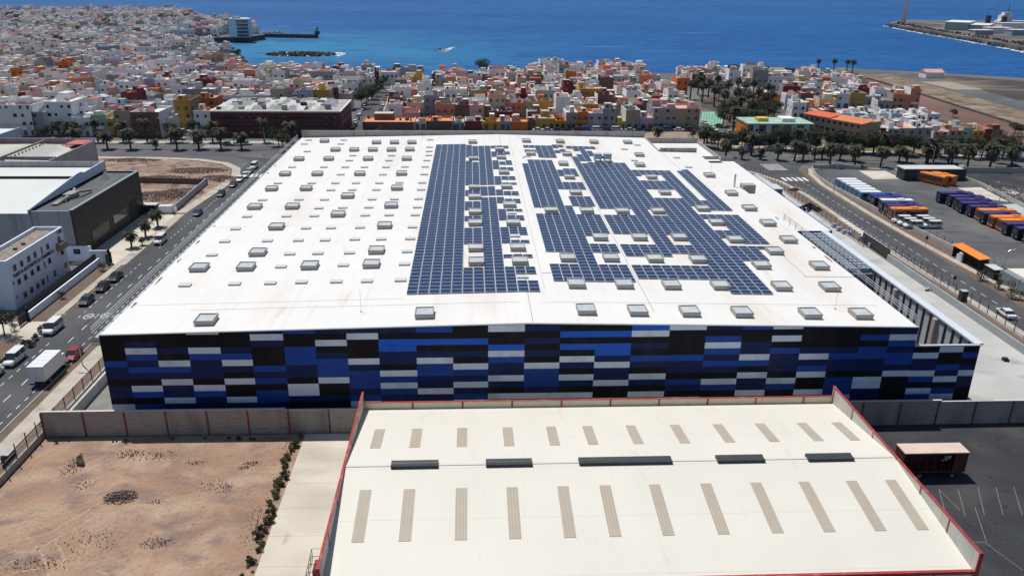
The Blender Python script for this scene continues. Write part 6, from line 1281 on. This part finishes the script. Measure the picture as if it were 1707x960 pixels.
tag(m.build('shore_boulders', rock), 'dark boulders along the right shore', 'rocks', kind='stuff')
bt = thing('motor_boat', 'small white motor boat crossing the blue sea', 'boat', (*W(733, 86, -5), -5), rad(120)); MB().loft([[(-1, -3, 0), (1, -3, 0), (1.3, -3, 1.3), (-1.3, -3, 1.3)], [(-1, 1, 0), (1, 1, 0), (1.4, 1, 1.5), (-1.4, 1, 1.5)], [(-.05, 5, .9), (.05, 5, .9), (.1, 5, 1.9), (-.1, 5, 1.9)]]).build('hull', ventc, bt); MB().box(-.8, .8, -1.4, .8, 1.3, 2.6).build('cabin', glass, bt)
a_, b__ = W(735, 86, -4.97), W(758, 79, -4.97); m = MB(); d_ = Vector((b__[0]-a_[0], b__[1]-a_[1])); n2 = Vector((-d_.y, d_.x)).normalized()
for k in range(26):
    t_ = k/26; p_ = Vector(a_)+d_*t_; w_ = 1.6+t_*3; o1 = q.uniform(-.6, .6)*w_; c = p_+n2*o1; s = (2.6-t_*2.0); m.poly([(c.x-s*1.4, c.y-s, -4.96), (c.x+s*1.4, c.y-s*.7, -4.96), (c.x+s*1.2, c.y+s, -4.96), (c.x-s, c.y+s*.8, -4.96)])
tag(m.build('boat_wake', foam), 'white foam wake trailing the small motor boat', 'wake', kind='stuff')
# breakwater, port platform, sheds, cranes, turbine
bw = [W(1480, 44, -5), W(1530, 54, -5), W(1600, 66, -5), W(1660, 77, -5), W(1707, 86, -5), W(1800, 104, -5), W(1900, 90, -5), W(1900, 50, -5), W(1707, 42, -5), W(1600, 39, -5), W(1500, 38, -5)]
m = MB(); m.prism(bw, -8, -1.0); tag(m.build('harbour_mole', layer(mat('mole_deck', (.1, .09, .085), .9, .15, .02), (.2, .18, .16), .02, .5, .65)), 'long dark harbour mole with paved top beyond the blue water', 'breakwater')
q = random.Random(21); m = MB(); ed = bw[:6]; fm = MB()
for i in range(len(ed)-1):
    a, b_ = Vector(ed[i]), Vector(ed[i+1]); n_ = int((b_-a).length/2.2)
    for k in range(n_):
        p_ = a+(b_-a)*k/n_; nn = Vector((b_.y-a.y, -(b_.x-a.x))).normalized()
        for j in range(3):
            c = p_-nn*(q.uniform(-3, 14)); s = q.uniform(1.3, 3.2); z = -5.5+max(0, (c-p_).length)*.36+q.uniform(-.5, 1.2)
            pts = [(c.x+math.cos(t)*s*q.uniform(.7, 1), c.y+math.sin(t)*s*q.uniform(.7, 1)) for t in (0, 1.3, 2.6, 3.9, 5.1)]; m.loft([[(x, y, z-1.5) for x, y in pts], [(c.x+(x-c.x)*.55, c.y+(y-c.y)*.55, z+s*.6) for x, y in pts]])
        if q.random() < .5: c = p_+nn*q.uniform(2, 6); s = q.uniform(1, 3.5); fm.box(c.x-s, c.x+s, c.y-s, c.y+s, -5.2, -4.85)
tag(m.build('armour_stones', rock), 'dark armour stones along the harbour mole', 'rocks', kind='stuff'); tag(fm.build('mole_surf', foam), 'thin white surf at the foot of the harbour mole', 'surf', kind='stuff')
x0, y0 = W(1574, 50, -1); x1, y1 = W(1645, 53, -1)
hs = thing('port_warehouse', 'long pale green port warehouse with white roof on the mole', 'warehouse', (x0, y0, -1)); Lh = x1-x0; ang = math.atan2(y1-y0, x1-x0); hs.rotation_euler = (0, 0, ang); Lh = math.hypot(x1-x0, y1-y0); MB().box(0, Lh*.55, 0, 60, 0, 9).box(Lh*.55+.5, Lh, 6, 60, 0, 6.5).build('wall', WM['pale green'], hs); MB().box(-1, Lh*.56, -1, 61, 9, 9.8).box(Lh*.57, Lh+1, 5, 61, 6.5, 7.2).build('roof', RM['white'], hs)
for i, (px, py, w_, h, c) in enumerate([(1668,56,30,6,'white'),(1640,59,22,5,'grey'),(1690,52,34,9,'white'),(1700,60,20,6,'blue-grey')]):
    t = thing('port_shed', f'{nth(i)} small flat port shed from the left of the right frame edge group', 'shed', (*W(px, py, -1), -1), 0, 'port sheds'); MB().box(-w_/2, w_/2, 0, 14, 0, h).build('wall', WM[c], t); MB().box(-w_/2-.5, w_/2+.5, -.5, 14.5, h, h+.6).build('roof', RM['white'], t)
for i, (px, py, tx, ty) in enumerate([(1645, 44, 1672, 8), (1671, 46, 1682, 22)]):
    x, y = W(px, py, -1); ex, ez = onY(tx, ty, y); t = thing('harbour_crane', ('taller left' if i == 0 else 'smaller right')+' harbour crane with slanted boom on the mole', 'crane', (x, y, -1), 0, 'harbour cranes')
    MB().box(-4, 4, -4, 4, 0, 4).box(-2.5, 2.5, -2.5, 2.5, 4, 14).build('cabin', dark, t); m = MB()
    for s in (-1, 1): m.tube([(0, s*1.2, 10), (ex-x, s*.4, ez+1)], .5, 4)
    for k in range(9): t0 = k/9; m.tube([((ex-x)*t0, -1.2+t0*.8, 10+(ez-9)*t0), ((ex-x)*(t0+.1), 1.2-t0*.8, 10+(ez-9)*(t0+.1))], .25, 3)
    m.build('boom', mat('crane_blue', (.1, .16, .35), .6, .1, 1), t); MB().tube([(0, 0, 14), (-3, 0, 22), ((ex-x)*.8, 0, 10+(ez-9)*.8)], .25, 4).build('cable_stay', dark, t)
sp = thing('moored_ship', 'white ship moored at the mole at the right frame edge', 'ship', (*W(1690, 43, -5), -5), rad(4)); MB().loft([[(-30, -5, 0), (-30, 5, 0), (-30, 6, 7), (-30, -6, 7)], [(20, -5, 0), (20, 5, 0), (20, 6, 7), (20, -6, 7)], [(36, -.2, 3), (36, .2, 3), (38, .3, 9), (38, -.3, 9)]]).build('hull', WM['white'], sp); MB().box(-26, -8, -4.5, 4.5, 7, 15).box(-22, -12, -4, 4, 15, 19).build('superstructure', WM['white'], sp); MB().tube([(-14, 0, 19), (-14, 0, 30)], .5, 5).build('mast', dark, sp)
tx, ty = W(1505, 39, -1); wt = thing('wind_turbine', 'tall white wind turbine on the tip of the mole', 'wind turbine', (tx, ty, -1))
MB().tube([(0, 0, 0), (0, 0, 60), (0, 0, 118)], 3.6, 16, r1=1.9).build('tower', WM['white'], wt, True); MB().box(-2.5, 2.5, -6, 10, 117, 122).build('nacelle', WM['white'], wt); MB().tube([(0, -9.5, 119.5), (0, -6, 119.5)], 1.2, 10, r1=2.4).build('hub', WM['white'], wt)
for k in range(3):
    a = rad(172+k*120); dx, dz = math.sin(a), math.cos(a); m = MB(); rr = []
    for t_, c in ((2, 1.2), (10, 2.4), (30, 1.8), (62, .4)): rr.append([(dx*t_+dz*c*s1, -8.5+s2*.4, 119.5+dz*t_-dx*c*s1) for s1, s2 in ((-.4, -1), (1, -.3), (1, .3), (-.4, 1))])
    m.loft(rr).build('blade', WM['white'], wt)
t = thing('shore_tank', 'white long shed alone on the dark right shore', 'shed', (*W(1543, 131), 0)); xw = onY(1573, 130, W(1543, 131)[1])[0]-W(1543, 131)[0]; MB().box(0, xw, 0, 9, 0, 3.6).build('wall', WM['white'], t); MB().loft([[(x, 0, 3.6), (x, 9, 3.6), (x, 4.5, 5.4)] for x in (-.3, xw+.3)]).build('roof', RM['pink'], t)

# ------------------------------------------------------------------ air
hz = MB().box(-4000, 4000, -60, 6200, -9, 190); vm = bpy.data.materials.new('haze'); vm.use_nodes = True; n = vm.node_tree.nodes
n.remove(n['Principled BSDF']); pv = n.new('ShaderNodeVolumePrincipled'); pv.inputs['Color'].default_value = (.5, .68, .95, 1); pv.inputs['Density'].default_value = .00003; pv.inputs['Anisotropy'].default_value = .2
vm.node_tree.links.new(pv.outputs[0], n['Material Output'].inputs['Volume']); tag(hz.build('haze', vm), 'thin bluish sea air over town and water', 'haze', kind='stuff')
